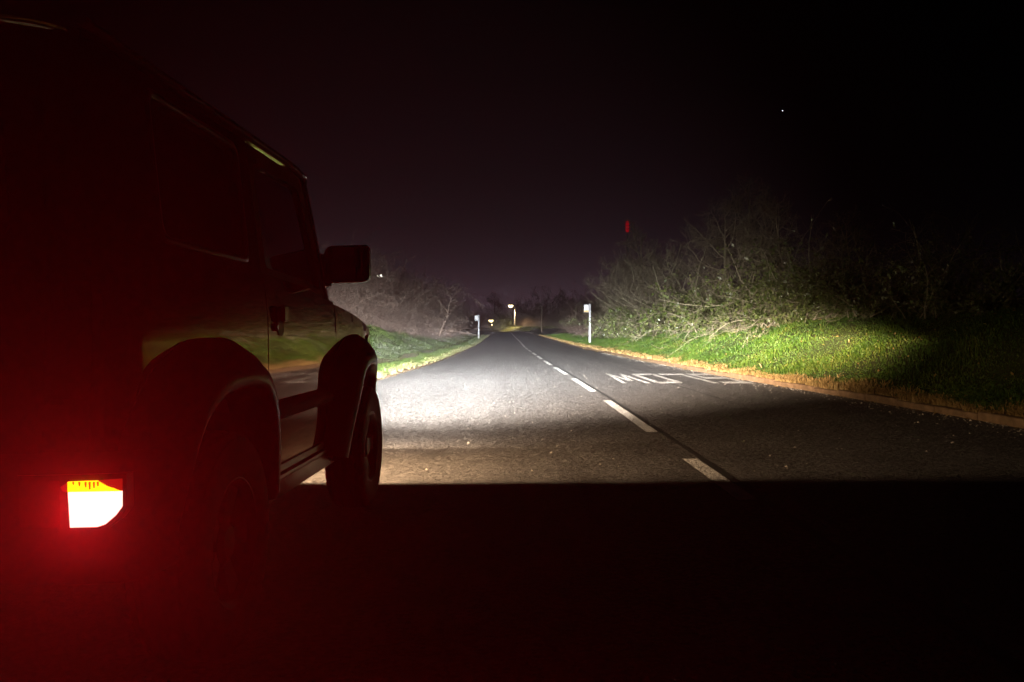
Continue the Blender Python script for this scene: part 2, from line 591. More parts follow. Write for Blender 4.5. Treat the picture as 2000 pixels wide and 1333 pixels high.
def letter(rects):
    """rects: (a0, a1, b0, b1) in reading direction / height, 0..1; written for the oncoming driver"""
    mb = MB()
    for r in rects:
        V = []
        for a, b in r:
            yy = 20.15 - b * 3.75
            xx = letter.x - a * .56
            V.append((xx, yy, float(zr(yy)) + .006))
        n = len(V)
        mb.add(V, [tuple(range(n))])
    return mb
def rc(a0, a1, b0, b1):
    return [(a0, b0), (a1, b0), (a1, b1), (a0, b1)]
sw, bw = .215, .145
SL = {
    's': [rc(0, 1, 0, bw), rc(0, 1, .5 - bw / 2, .5 + bw / 2), rc(0, 1, 1 - bw, 1), rc(1 - sw, 1, bw, .5 - bw / 2), rc(0, sw, .5 + bw / 2, 1 - bw)],
    'l': [rc(0, sw, 0, 1), rc(sw, 1, 0, bw)],
    'o': [rc(0, sw, .06, .94), rc(1 - sw, 1, .06, .94), [(0, .06), (.12, 0), (.88, 0), (1, .06), (1 - sw, bw), (sw, bw)], [(0, .94), (sw, 1 - bw), (1 - sw, 1 - bw), (1, .94), (.88, 1), (.12, 1)]],
    'w': [[(0, 1), (.17, 1), (.32, 0), (.18, 0)], [(.32, 0), (.20, 0), (.42, .8), (.56, .8)], [(.44, .8), (.58, .8), (.80, 0), (.68, 0)], [(.68, 0), (.83, 0), (1, 1), (.83, 1)]],
}
for i, ch in enumerate('slow'):
    letter.x = 4.70 - i * .665
    letter(SL[ch]).build('painted_letter', 'paint_line', road)

# kerbs
def kerb(name, edge, sgn, label, y0, y1, yfar, up=.108):
    rows = []
    for y in np.arange(y1, yfar + 1, 2.0):
        e, z = float(edge(y)), float(zr(y))
        rows.append([(e - sgn * .005, y, z - .03), (e, y, z + up - .013), (e + sgn * .02, y, z + up - .003), (e + sgn * .12, y, z + up - .001), (e + sgn * .125, y, z)])
    root = MB().grid(rows).build(name, 'kerb')
    tag(root, label, kind='structure')
    b = MB()
    prof = [(-.0, -.05), (0, up - .023), (.006, up - .008), (.022, up), (.12, up + .002), (.125, -.05)]
    b.prism(prof, lambda p, q: (p, 0.006, q), lambda p, q: (p, .905, q))
    me = b.mesh('kerb_stone', 'kerb')
    y = y0
    rnd = random.Random(3)
    while y < y1 - .9:
        o = obj('kerb_stone', me, root)
        e0, e1 = float(edge(y)), float(edge(y + .915))
        o.location = (e0 + sgn * .004 + rnd.uniform(-.006, .006), y, float(zr(y)) + rnd.uniform(-.02, .008))
        o.rotation_euler = (rnd.uniform(-.012, .012), sgn * rnd.uniform(-.05, .03), -math.atan2(e1 - e0, .915))
        o.scale = (sgn, 1, 1)
        y += .915
kerb('kerb_right', RE, 1, 'row of worn concrete kerb stones along the right verge', 5.0, 62.0, 205, .095)
kerb('kerb_left', LE, -1, 'row of worn concrete kerb stones along the left verge', 9.0, 62.0, 205, .05)

# ------------------------------------------------------------------ grass
rng = np.random.default_rng(11)
def blades(X, Y, H, W, lean=.5, ang=None):
    n = len(X)
    Z = ground_z(X, Y)
    th = rng.uniform(0, 2 * math.pi, n) if ang is None else ang
    ld = rng.uniform(0, 2 * math.pi, n)
    ll = H * rng.uniform(.1, 1, n) * lean
    dx, dy = np.cos(th) * W / 2, np.sin(th) * W / 2
    lx, ly = np.cos(ld) * ll, np.sin(ld) * ll
    V = np.zeros((n, 5, 3), np.float32)
    V[:, 0] = np.stack([X - dx, Y - dy, Z - .01], 1)
    V[:, 1] = np.stack([X + dx, Y + dy, Z - .01], 1)
    V[:, 2] = np.stack([X + dx * .8 + lx * .35, Y + dy * .8 + ly * .35, Z + H * .6], 1)
    V[:, 3] = np.stack([X - dx * .8 + lx * .35, Y - dy * .8 + ly * .35, Z + H * .6], 1)
    V[:, 4] = np.stack([X + lx, Y + ly, Z + H * np.sqrt(np.clip(1 - (lean * .5) ** 2, .3, 1))], 1)
    b = np.arange(n)[:, None] * 5
    T = np.concatenate([b + np.array([[0, 1, 2]]), b + np.array([[0, 2, 3]]), b + np.array([[3, 2, 4]])])
    return V.reshape(-1, 3), T

def clump_noise(X, Y):
    return .5 + .25 * np.sin(X * 2.3 + 1.7 * np.sin(Y * .8)) + .25 * np.sin(Y * 1.9 + 2.1 * np.sin(X * 1.1 + .5)) 

def grass_field(name, label, edge, sgn, dmax, y0, y1, n, hscale, m='grass'):
    u = rng.uniform(0, 1, n)
    Y = y0 * (y1 / y0) ** u                       # density falls with distance
    D = rng.uniform(0, 1, n) ** 1.15 * dmax + .07
    keep = ~((sgn < 0) & (D > 1.2) & (D < 1.8) & (rng.uniform(0, 1, n) < .8))
    Y, D = Y[keep], D[keep]
    X = edge(Y) + sgn * D
    H = hscale * rng.uniform(.45, 1.25, len(X)) * (.35 + 1.5 * clump_noise(X, Y) ** 1.6)
    W = np.clip(.006 + Y * .00055, .006, .04) * rng.uniform(.7, 1.4, len(X))
    V, T = blades(X, Y, H, W, 1.0)
    tag(obj(name, tri_mesh(name, V, T, m)), label, kind='stuff')

grass_field('verge_grass', 'green grass covering the bank right of the road', RE, 1, 6.5, 6.5, 120, 280000, .048)
grass_field('verge_grass', 'green grass covering the bank left of the road', LE, -1, 6.5, 11, 130, 170000, .058, 'grass_pale')

def dry_edge(name, label, edge, sgn, y0, y1, n, w, over, m):
    u = rng.uniform(0, 1, n)
    Y = y0 * (y1 / y0) ** u
    cl = clump_noise(Y * 2.3, Y * 1.1)
    D = np.abs(rng.normal(0, w, n)) * (.35 + 1.2 * clump_noise(Y * .9 + 3, Y * 1.7)) + np.where(cl > .5, over, over + .07)
    X = edge(Y) + sgn * D
    H = .10 * rng.uniform(.3, 1.4, n) * (.4 + 1.1 * clump_noise(X * 1.5, Y * 1.3))
    W = np.clip(.006 + Y * .0005, .006, .03)
    V, T = blades(X, Y, H, W, 1.35)
    Z = np.repeat(np.where(D < .13, zr(Y) + .09 * (sgn > 0) + .045 * (sgn < 0) - ground_z(X, Y), 0), 5)      # tufts that sit on the kerb itself
    V[:, 2] += Z
    tag(obj(name, tri_mesh(name, V, T, m)), label, kind='stuff')
dry_edge('dry_grass', 'straw coloured dry grass spilling over the right kerb', RE, 1, 6.5, 120, 32000, .15, .03, 'straw')
dry_edge('dry_grass', 'straw coloured dry grass spilling over the left kerb', LE, -1, 11, 120, 20000, .10, .0, 'straw_pale')

def far_verge():
    n = 16000
    Y = rng.uniform(190, 262, n)
    X = RE(Y) + .2 + rng.uniform(0, 1, n) ** 1.3 * 22
    H = .16 * rng.uniform(.5, 1.3, n)
    V, T = blades(X, Y, H, rng.uniform(.05, .11, n), 1.2)
    tag(obj('dry_grass', tri_mesh('dry_grass', V, T, 'straw_pale')), 'pale dry grass lit by the street lamp beyond the far bend', kind='stuff')
far_verge()

def fallen_leaves():
    n = 2600
    Y = 8.0 * (60 / 8.0) ** rng.uniform(0, 1, n)
    right = rng.uniform(0, 1, n) < .7
    D = rng.uniform(0, 1, n) ** 1.6 * 4.2 - .12
    X = np.where(right, RE(Y) + D, LE(Y) - D)
    Z = np.where(D < .13, zr(Y) + np.where(D < 0, .006, .10), ground_z(X, Y) + .035)
    c = np.stack([X, Y, Z], 1)
    a = rng.normal(0, 1, (n, 3)) * [1, 1, .35]
    a /= np.linalg.norm(a, axis=1)[:, None]
    b = np.cross(a, rng.normal(0, .3, (n, 3)) + [0, 0, 1])
    b /= np.linalg.norm(b, axis=1)[:, None]
    sz = (rng.uniform(.012, .03, n) * (1 + Y * .012))[:, None]
    V = np.stack([c - a * sz, c + b * sz * .6 + [0, 0, .006], c + a * sz, c - b * sz * .6], 1).reshape(-1, 3)
    tag(obj('fallen_leaves', tri_mesh('fallen_leaves', V, np.arange(n * 4).reshape(-1, 4), 'straw')), 'dead leaves scattered over the verges and gutters', kind='stuff')
fallen_leaves()

# grit and fallen leaf scraps lying on the road
def grit():
    mb = MB()
    rnd = random.Random(5)
    for i in range(1500):
        y = 6 + 34 * rnd.random() ** 1.6
        if rnd.random() < .75:
            x = float(RE(y)) - abs(rnd.gauss(0, .20)) * rnd.choice((.4, 1, 1.6)) - .03
        else:
            x = rnd.uniform(float(LE(y)), float(RE(y)))
        s = rnd.uniform(.004, .012) * (1 + .5 * (i % 7 == 0))
        z = float(zr(y))
        p = [(x + s * math.cos(t) * rnd.uniform(.6, 1.3), y + s * math.sin(t) * rnd.uniform(.6, 1.3), z + rnd.uniform(.001, .004)) for t in (0, 1.3, 2.6, 3.9, 5.1)]
        p.append((x, y, z + s * rnd.uniform(.7, 1.2)))
        mb.add(p, [(0, 1, 5), (1, 2, 5), (2, 3, 5), (3, 4, 5), (4, 0, 5)])
    tag(mb.build('road_grit', 'stone'), 'scattered pale grit and leaf scraps along the right edge of the road', kind='stuff')
grit()

# ------------------------------------------------------------------ bare trees and shrubs
class Grower:
    def __init__(self, seed):
        self.r = np.random.default_rng(seed)
        self.parts = {}
        self.tips = []
    def put(self, part, P, rad, n):
        V, T = tube_np(P, rad, n)
        q = self.parts.setdefault(part, [[], [], 0])
        q[0].append(V)
        q[1].append(T + q[2])
        q[2] += len(V)
    def branch(self, p, d, length, rad, n, wander, lift, tip=.25):
        r = self.r
        P = [np.array(p, float)]
        d = np.array(d, float)
        d /= np.linalg.norm(d)
        for i in range(n):
            d = d + r.normal(0, wander, 3) + np.array([0, 0, lift])
            d /= np.linalg.norm(d)
            P.append(P[-1] + d * length / n)
        return np.array(P), np.linspace(rad, rad * tip, n + 1)
    def meshes(self, mats):
        out = {}
        for k, (V, T, _) in self.parts.items():
            out[k] = tri_mesh(k, np.concatenate(V), np.concatenate(T), mats[k], True)
        return out

def side_dir(r, d, ang):
    a = np.cross(d, r.normal(0, 1, 3))
    a /= np.linalg.norm(a) + 1e-9
    return d * math.cos(ang) + a * math.sin(ang)

def grow_tree(seed, h, spread, bias=(0, 0, 0), mats=None, n1=15, n2=9, n3=8, n4=3, stems=1):
    g = Grower(seed)
    r = g.r
    bias = np.array(bias, float)
    for s in range(stems):
        lean = np.array([r.normal(0, .12), r.normal(0, .12), 1.0]) if stems == 1 else np.array([r.normal(0, .5), r.normal(0, .5), 1.0])
        hh = h * (1 if s == 0 else r.uniform(.55, .9))
        tr = .013 * hh + .03
        P, rad = g.branch((r.normal(0, .1 * (stems > 1)), r.normal(0, .1 * (stems > 1)), -.15), lean, hh * .85, tr, 9, .09, .05, .18)
        g.put('trunk', P, rad, 8)
        for i in range(n1 // (1 if stems == 1 else 2)):
            t = r.uniform(.16, 1.0)
            k = min(int(t * 9), 8)
            p0 = P[k] + (P[k + 1] - P[k]) * (t * 9 - k)
            d0 = side_dir(r, (P[k + 1] - P[k]) / np.linalg.norm(P[k + 1] - P[k]), r.uniform(.6, 1.35)) + bias
            L1 = spread * r.uniform(.55, 1.1) * (1.15 - .65 * t)
            P1, r1 = g.branch(p0, d0, L1, tr * .42 * (1.1 - .6 * t), 6, .16, .05)
            g.put('branches', P1, r1, 5)
            for j in range(n2):
                t1 = r.uniform(.2, 1.0)
                k1 = min(int(t1 * 6), 5)
                d1 = side_dir(r, P1[k1 + 1] - P1[k1], r.uniform(.4, 1.0))
                d1 = d1 / np.linalg.norm(d1)
                P2, r2 = g.branch(P1[k1] + (P1[k1 + 1] - P1[k1]) * (t1 * 6 - k1), d1, L1 * r.uniform(.25, .55), r1[k1] * .5, 4, .2, .03)
                g.put('branches', P2, np.maximum(r2, .0045), 4)
                for m_ in range(n3):
                    t2 = r.uniform(.1, 1.0)
                    k2 = min(int(t2 * 4), 3)
                    d2 = side_dir(r, (P2[k2 + 1] - P2[k2]) / np.linalg.norm(P2[k2 + 1] - P2[k2]), r.uniform(.3, .9))
                    P3, r3 = g.branch(P2[k2], d2, r.uniform(.25, .7), .0055, 3, .25, .02)
                    g.put('twigs', P3, np.maximum(r3, .003), 3)
                    for q in range(n4):
                        d3 = side_dir(r, (P3[2] - P3[1]) / np.linalg.norm(P3[2] - P3[1]), r.uniform(.3, .9))
                        P4, r4 = g.branch(P3[1 + q % 2], d3, r.uniform(.12, .35), .004, 2, .25, .0)
                        g.put('twigs', P4, np.maximum(r4, .0028), 3)
    return g.meshes(mats or {'trunk': 'bark', 'branches': 'bark', 'twigs': 'bark'})

def grow_shrub(seed, h, width, mats, stems=26, sub=9, sub2=6, leaves=2600, leafsize=.045, arch=-.09, leaf_h=.75, thick=.022):
    g = Grower(seed)
    r = g.r
    tips = []
    for s in range(stems):
        p = (r.normal(0, width * .28), r.normal(0, width * .28), -.1)
        d = (r.normal(0, .55), r.normal(0, .55), 1.0)
        P, rad = g.branch(p, d, h * r.uniform(.6, 1.25), thick * r.uniform(.5, 1.3), 9, .17, arch * r.uniform(.2, 1.5), .25)
        g.put('stems', P, rad, 5)
        for i in range(sub):
            k = int(r.integers(1, 9))
            d1 = side_dir(r, (P[k + 1] - P[k]) / np.linalg.norm(P[k + 1] - P[k]), r.uniform(.4, 1.3))
            P1, r1 = g.branch(P[k], d1, h * r.uniform(.18, .5), rad[k] * .55, 6, .26, -.04, .3)
            g.put('stems', P1, np.maximum(r1, .004), 4)
            tips.append(P1)
            for j in range(sub2):
                k1 = int(r.integers(0, 6))
                d2 = side_dir(r, (P1[k1 + 1] - P1[k1]) / np.linalg.norm(P1[k1 + 1] - P1[k1]), r.uniform(.4, 1.2))
                P2, r2 = g.branch(P1[k1], d2, r.uniform(.15, .55), .0055, 3, .3, -.02)
                g.put('twigs', P2, np.maximum(r2, .003), 3)
    ms = g.meshes(mats)
    if leaves:
        A = np.concatenate(tips)
        c = A[r.integers(0, len(A), leaves * 3)] + r.normal(0, .07, (leaves * 3, 3))
        c = c[(c[:, 2] > .03) & (r.uniform(0, 1, len(c)) < np.clip(1.15 - c[:, 2] / (h * leaf_h), .04, 1))][:leaves]
        n = len(c)
        a = r.normal(0, 1, (n, 3))
        a /= np.linalg.norm(a, axis=1)[:, None]
        b = np.cross(a, r.normal(0, 1, (n, 3)))
        b /= np.linalg.norm(b, axis=1)[:, None]
        s = leafsize * r.uniform(.5, 1.4, n)[:, None]
        V = np.stack([c - a * s, c + b * s * .55, c + a * s, c - b * s * .55], 1).reshape(-1, 3)
        T = np.arange(n * 4).reshape(-1, 4)
        ms['foliage'] = tri_mesh('foliage', V, T, mats['foliage'])
    return ms

def plant(name, ms, x, y, rz, s, label, cat, group, sink=.0):
    t = empty(name, (x, y, float(ground_z(x, y)) - sink), rz)
    t.scale = s if hasattr(s, '__len__') else (s, s, s)
    tag(t, label, cat, group)
    for k, me in ms.items():
        obj(k, me, t)
    return t

MT = {'trunk': 'bark', 'branches': 'bark', 'twigs': 'bark'}
MTP = {'trunk': 'bark_pale', 'branches': 'bark_pale', 'twigs': 'bark'}
MTB = {'trunk': 'bark_brown', 'branches': 'bark_brown', 'twigs': 'bark_brown'}
tree_a = grow_tree(21, 8.0, 3.4, (-.25, -.1, 0), MT)
tree_b = grow_tree(22, 8.5, 3.6, (0, -.15, .1), MT)
tree_c = grow_tree(23, 6.5, 3.8, (-.45, -.15, -.05), MTP, stems=3, n1=14)
MS = {'stems': 'bark_pale', 'twigs': 'bark', 'foliage': 'ivy'}
shrub_a = grow_shrub(31, 2.6, 2.3, MS, leaves=6500, leafsize=.05)
shrub_b = grow_shrub(32, 2.3, 2.6, MS, leaves=7000, leafsize=.05, arch=-.14)
shrub_c = grow_shrub(33, 3.1, 2.2, MS, leaves=5000, leafsize=.05, arch=-.05)
MSB = {'stems': 'bark_brown', 'twigs': 'bark_brown', 'foliage': 'dead_leaf'}
brush_a = grow_shrub(41, 4.2, 3.2, MSB, stems=46, sub=12, sub2=9, leaves=17000, leafsize=.034, arch=-.03, leaf_h=1.9, thick=.03)
brush_b = grow_shrub(42, 3.8, 3.6, MSB, stems=46, sub=12, sub2=9, leaves=17000, leafsize=.034, arch=-.06, leaf_h=1.9, thick=.028)
tree_l = grow_tree(24, 5.2, 2.6, (0, 0, .1), MTB, stems=3, n1=14)

ORD = ['nearest', 'second nearest', 'third nearest', 'fourth nearest', 'fifth nearest', 'sixth nearest', 'seventh nearest', 'eighth nearest', 'ninth nearest', 'tenth nearest',
       'eleventh nearest', 'twelfth nearest', 'thirteenth nearest', 'fourteenth nearest', 'fifteenth nearest', 'sixteenth nearest', 'seventeenth nearest', 'eighteenth nearest', 'nineteenth nearest', 'twentieth nearest']
rnd = random.Random(17)
ys = [15.6, 17.4, 19.3, 21.4, 23.6, 26.0, 28.6, 31.4, 34.4, 37.6, 41.0, 45.0, 50.0, 56.0, 64.0, 75.0]
for i, y in enumerate(ys):
    ms = (shrub_b, shrub_a, shrub_c)[(i * 2 + i // 3) % 3]
    s = rnd.uniform(.85, 1.12) * (.75 if i < 4 else 1.0 if i < 8 else 1.22)
    x = float(RE(y)) + (3.9 if i < 8 else 4.9) + rnd.uniform(-.25, .35)
    plant('hedge_shrub', ms, x, y, rnd.uniform(0, 6.28), (s, s, s), f'{ORD[i]} to the camera of the tangled ivy-green shrubs in the right hedge', 'shrub', 'shrubs of the right hedge', .05)
TR = [(tree_a, 10.2, 25.0, .2, .48), (tree_b, 9.8, 30.5, 2.6, .66), (tree_a, 9.3, 36.0, .1, .82), (tree_b, 10.5, 41.0, 1.1, .95), (tree_c, 8.5, 45.0, 0, 1.0), (tree_c, 8.2, 52.0, .3, 1.15), (tree_b, 8.7, 60.0, 2.0, 1.05), (tree_c, 9.6, 74.0, -.2, .85)]
for i, (ms, x, y, rz, s) in enumerate(TR):
    plant('bare_tree', ms, x, y, rz, s, f'{ORD[i]} to the camera of the leafless trees behind the right hedge', 'tree', 'trees behind the right hedge', .05)

# left bank: brown scrub with thin trees in it
LS = [(-8.0, 37.0), (-8.6, 40.5), (-8.2, 44.0), (-9.4, 47.0), (-8.6, 50.5), (-9.2, 55.0), (-8.8, 60.0), (-9.2, 66.0), (-9.0, 72.0), (-9.2, 80.0), (-9.0, 89.0), (-9.4, 99.0), (-9.8, 112.0)]
for i, (x, y) in enumerate(LS):
    ms = (brush_a, brush_b)[i % 2]
    s = (.74, .78, .84, .96, 1.04, 1.14, 1.2, 1.24, 1.24, 1.2, 1.12, 1.02, .95)[i]
    plant('scrub_bush', ms, x, y, rnd.uniform(0, 6.28), (s, s, s), f'{ORD[i]} to the camera of the brown leafless bushes on the left bank', 'bush', 'bushes on the left bank', .05)
LB = [(-11.0, 44.5), (-11.6, 49.0), (-11.2, 54.0), (-11.8, 59.5), (-11.4, 65.0), (-11.8, 71.0), (-11.4, 77.5), (-11.8, 85.0), (-11.6, 94.0), (-12.0, 104.0)]
for i, (x, y) in enumerate(LB):
    s = (.92, 1.06, 1.22, 1.36, 1.45, 1.48, 1.46, 1.4, 1.28, 1.15)[i]
    plant('tall_thicket', (brush_b, brush_a)[i % 2], x, y, rnd.uniform(0, 6.28), (s, s, s), f'{ORD[i]} to the camera of the dark thickets rising behind the left bushes', 'thicket', 'thickets behind the left bushes', .05)
LT = [(-10.2, 53.0, .72), (-10.6, 71.0, .95), (-10.6, 92.0, .9)]
for i, (x, y, s) in enumerate(LT):
    plant('thin_tree', tree_l, x, y, rnd.uniform(0, 6.28), s, f'{ORD[i]} to the camera of the thin leafless trees above the left bushes', 'tree', 'trees on the left bank', .05)

# far end of the road
FT = [(-34, 225, 1.56), (-27, 250, 1.56), (-20, 262, 1.43), (-13, 275, 1.56), (-6, 268, 1.62), (1, 262, 1.49), (7, 255, 1.69), (13, 248, 1.56), (18, 236, 1.62), (22, 215, 1.56), (17, 165, 1.23), (13.5, 125, 1.10), (11.5, 98, 1.04)]
for i, (x, y, s) in enumerate(FT):
    ms = (brush_a, tree_a, brush_b)[i % 3]
    plant('distant_tree', ms, x, y, rnd.uniform(0, 6.28), s * (1.6 if i % 3 != 1 else 1) * (1.0 if i < 10 else .75), f'{["first", "second", "third", "fourth", "fifth", "sixth", "seventh", "eighth", "ninth", "tenth", "eleventh", "twelfth", "thirteenth"][i]} from the left of the dim bare trees at the far bend', 'tree', 'trees at the far bend', .05)
plant('lamplit_bush', shrub_c, -2.6, 236, .5, (1.9, 1.9, 1.7), 'bush lit yellow under the far street lamp beside the bend', 'bush', None, .05)
FBU = [(5, 232), (9, 226), (13, 214), (15, 200), (13, 180), (12.5, 150), (11.5, 135), (10.5, 112), (10, 88)]
for i, (x, y) in enumerate(FBU):
    plant('distant_bush', (brush_a, brush_b)[i % 2], x, y, rnd.uniform(0, 6.28), rnd.uniform(.8, 1.05), f'{ORD[len(FBU) - 1 - i]} of the dim bushes right of the far road', 'bush', 'bushes right of the far road', .05)

# ------------------------------------------------------------------ bus stop posts, street lamps, added lens ghost, star
def bus_stop(x, y, h, label, yellow):
    t = tag(empty('bus_stop_post', (x, y, float(ground_z(x, y)))), label, 'bus stop', 'bus stop posts')
    MB().tube([(0, 0, -.2), (0, 0, h)], .075, 12).build('post', 'pole_white', t, True)
    MB().lathe([(h, .075), (h + .03, .06), (h + .045, .0)], 12, 'z').build('post_cap', 'pole_white', t, True)
    f = MB().box((-.42, -.02, h - .57), (-.08, .02, h - .02), .015).build('flag', 'pole_white', t)
    for zz in (h - .52, h - .12):
        MB().box((-.10, -.03, zz - .02), (.085, .03, zz + .02)).build('bracket', 'pole_white', t)
    if yellow:
        MB().box((-.405, -.0235, h - .555), (-.09, -.0205, h - .43)).build('yellow_band', 'sign_yellow', f)
    return t
Yb = 60.0
bus_stop((1152 - 1000) / F * Yb, Yb, 2.72, 'white bus stop post with yellow banded flag on the right verge', True)
Yb = 92.0
bus_stop((935 - 1000) / F * Yb, Yb, 2.52, 'white bus stop post with plain white flag on the left verge', False)

def street_lamp(x, y, zb, zt, reach, label, power, m, r=.28, col=(1, .74, .40)):
    t = tag(empty('street_lamp', (x, y, zb)), label, 'street lamp', 'street lamps')
    h = zt - zb
    MB().tube([(0, 0, -.3), (0, 0, 1.2), (0, 0, 1.25), (0, 0, h + .1)], [.11, .11, .07, .055], 10).build('pole', 'pole_grey', t, True)
    MB().tube([(0, 0, h), (-reach * .5, -.05, h + .12), (-reach, -.1, h + .1)], .035, 8).build('arm', 'pole_grey', t, True)
    MB().lathe([(-.75 * r, 0), (-.66 * r, .48 * r), (-.3 * r, .88 * r), (.05 * r, r), (.3 * r, .85 * r), (.5 * r, 0)], 14, 'z', (-reach - .1, -.1, h + .02)).build('lamp_bowl', m, t, True)
    MB().lathe([(.62 * r, 0), (.5 * r, .62 * r), (.28 * r, .98 * r), (.24 * r, .98 * r)], 14, 'z', (-reach - .1, -.1, h + .03)).build('hood', 'pole_grey', t, True)
    ld = bpy.data.lights.new('street_lamp_light', 'SPOT')
    ld.energy = power
    ld.color = col
    ld.spot_size = R(150)
    ld.spot_blend = .5
    ld.shadow_soft_size = .15
    lo = bpy.data.objects.new('street_lamp_light', ld)
    lo.location = (-reach - .1, -.1, h - .78 * r - .2)
    link(lo, t)
    return t
Y = 226.0
xl = (1005.5 - 1000) / F * Y
street_lamp(xl, Y, float(ground_z(xl, Y)), 1 + (649 - 598) * Y / F, 1.0, 'lit street lamp on a tall pole at the far bend', 20000, 'lamp_warm', .62)
Y = 270.0
xl = (961 - 1000) / F * Y
street_lamp(xl, Y, float(ground_z(xl, Y)), 1 + (649 - 627) * Y / F, .25, 'lit street lamp farthest along the road, its pole half hidden by the rise', 6000, 'lamp_warm', .80, (1, .76, .44))
Y = 74.0
xl = (751 - 1000) / F * Y
street_lamp(xl, Y, float(ground_z(xl, Y)), 1 + (649 - 540) * Y / F, .30, 'small white lamp shining through the left trees', 120, 'lamp_white', .22, (1, .95, .9))

def far_pole():
    Y = 150.0
    x = (1058 - 1000) / F * Y
    zb = float(ground_z(x, Y))
    zt = 1 + (649 - 599) * Y / F
    t = tag(empty('utility_pole', (x, Y, zb)), 'thin dim pole with a crossbar beyond the right verge', 'pole')
    MB().tube([(0, 0, -.2), (0, 0, zt - zb)], [.11, .08], 8).build('pole', 'wood', t, True)
    MB().box((-1.2, -.05, zt - zb - .25), (.15, .05, zt - zb - .1)).build('crossbar', 'wood', t)
far_pole()

def lens_ghost():  # made-up pole and glowing body imitate a red lens ghost
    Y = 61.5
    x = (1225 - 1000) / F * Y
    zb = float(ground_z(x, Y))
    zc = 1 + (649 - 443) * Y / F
    t = tag(empty('lens_ghost_rig', (x, Y, zb)), 'red lens ghost above the right trees, built as an added glowing body on a pole', 'lens_ghost')
    MB().tube([(0, 0, -.2), (0, 0, zc - zb - .42)], [.05, .02], 8).build('pole', 'tar', t, True)  # unseen support, added to carry the glowing body
    MB().lathe([(-.42, .0), (-.41, .09), (-.30, .13), (.26, .13), (.36, .09), (.42, 0)], 10, 'z', (0, 0, zc - zb)).build('ghost_body', 'ghost_glow', t, True)
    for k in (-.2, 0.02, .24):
        MB().lathe([(k, .131), (k, .145), (k + .035, .145), (k + .035, .131)], 10, 'z', (0, 0, zc - zb)).build('ghost_ring', 'tar', t)
lens_ghost()

def star():
    Y = 1500.0
    mb = MB()
    r = .95
    mb.lathe([(-r, 0), (-r * .7, r * .7), (0, r), (r * .7, r * .7), (r, 0)], 8, 'z')
    o = mb.build('star', 'star', None, True)
    o.location = ((1527 - 1000) / F * Y, Y, 1 + (649 - 218) * Y / F)
    tag(o, 'single bright star in the black sky above the right trees', 'star')
star()

# ------------------------------------------------------------------ the off-road vehicle (local x = right, y = forward, z = up)
car = tag(empty('off_road_vehicle', (-1.63, 2.04, 0), R(-1.35)), 'dark boxy off-road vehicle parked at the left, red tail light on', 'car')
AX_R, AX_F, WR = .60, 2.83, .345
_vs = tab([.30, .42, .50, .60, 1.02, 1.12, 1.22, 1.45, 1.66, 1.74, 1.80], [.640, .660, .672, .678, .678, .671, .655, .628, .602, .588, .56])
def vs(u, w):
    v = float((_vs(w - .02) + _vs(w) + _vs(w + .02)) / 3)
    v *= 1 - .05 * max(0, (u - 2.25) / 1.1) ** 2
    v -= .05 * max(0, (.12 - u) / .12) ** 2
    return v

def inside(p, poly):
    x, y = p
    c = False
    n = len(poly)
    for i in range(n):
        (x0, y0), (x1, y1) = poly[i], poly[(i + 1) % n]
        if (y0 > y) != (y1 > y) and x < (x1 - x0) * (y - y0) / (y1 - y0) + x0:
            c = not c
    return c

def panel(poly, holes=(), dv=0.0, depth=.03, step=.05):
    """Pressed sheet following the body side: an outline in (u, w) with openings, its rim turned inwards."""
    pts, edges = [], []
    for lp in [poly] + list(holes):
        dense = []
        for i in range(len(lp)):
            a, b = lp[i], lp[(i + 1) % len(lp)]
            k = max(1, int(math.dist(a, b) / step))
            dense += [(a[0] + (b[0] - a[0]) * j / k, a[1] + (b[1] - a[1]) * j / k) for j in range(k)]
        o = len(pts)
        pts += dense
        edges += [(o + i, o + (i + 1) % len(dense)) for i in range(len(dense))]
    nb = len(pts)
    us = [p[0] for p in poly]
    ws = [p[1] for p in poly]
    u = math.floor(min(us) / step) * step
    while u < max(us):
        w = math.floor(min(ws) / step) * step
        while w < max(ws):
            p = (u, w)
            if inside(p, poly) and not any(inside(p, h) for h in holes) and min(math.dist(p, q) for q in pts[:nb]) > step * .5:
                pts.append(p)
            w += step
        u += step
    res = delaunay_2d_cdt([Vector(p) for p in pts], edges, [], 0, 1e-6)
    P = [(p.x, p.y) for p in res[0]]
    mb = MB()
    tris = []
    for f in res[2]:
        c = (sum(P[i][0] for i in f) / 3, sum(P[i][1] for i in f) / 3)
        if inside(c, poly) and not any(inside(c, h) for h in holes):
            tris.append(tuple(f))
    V = [(vs(a, b) + dv, a, b) for a, b in P]
    mb.add(V, tris)
    inner = {}
    for (a, b) in edges:                       # turned-in rim, own vertices so the edge stays crisp
        pa, pb = pts[a], pts[b]
        va, vb = vs(*pa) + dv, vs(*pb) + dv
        mb.add([(va, *pa), (vb, *pb), (vb - depth, *pb), (va - depth, *pa)], [(0, 1, 2, 3)])
    return mb

def both(mb, name, m, parent, smooth=True):
    a = mb.build(name, m, parent, smooth)
    b = mb.mirror().build(name, m, parent, smooth)
    return a, b

def rounded(poly, r=.04, k=4):
    out = []
    n = len(poly)
    for i in range(n):
        p0, p1, p2 = Vector(poly[i - 1]), Vector(poly[i]), Vector(poly[(i + 1) % n])
        a, b = (p0 - p1), (p2 - p1)
        rr = min(r, a.length * .45, b.length * .45)
        a, b = p1 + a.normalized() * rr, p1 + b.normalized() * rr
        for j in range(k + 1):
            t = j / k
            q = a * (1 - t) ** 2 + p1 * 2 * t * (1 - t) + b * t * t
            out.append((q.x, q.y))
    return out

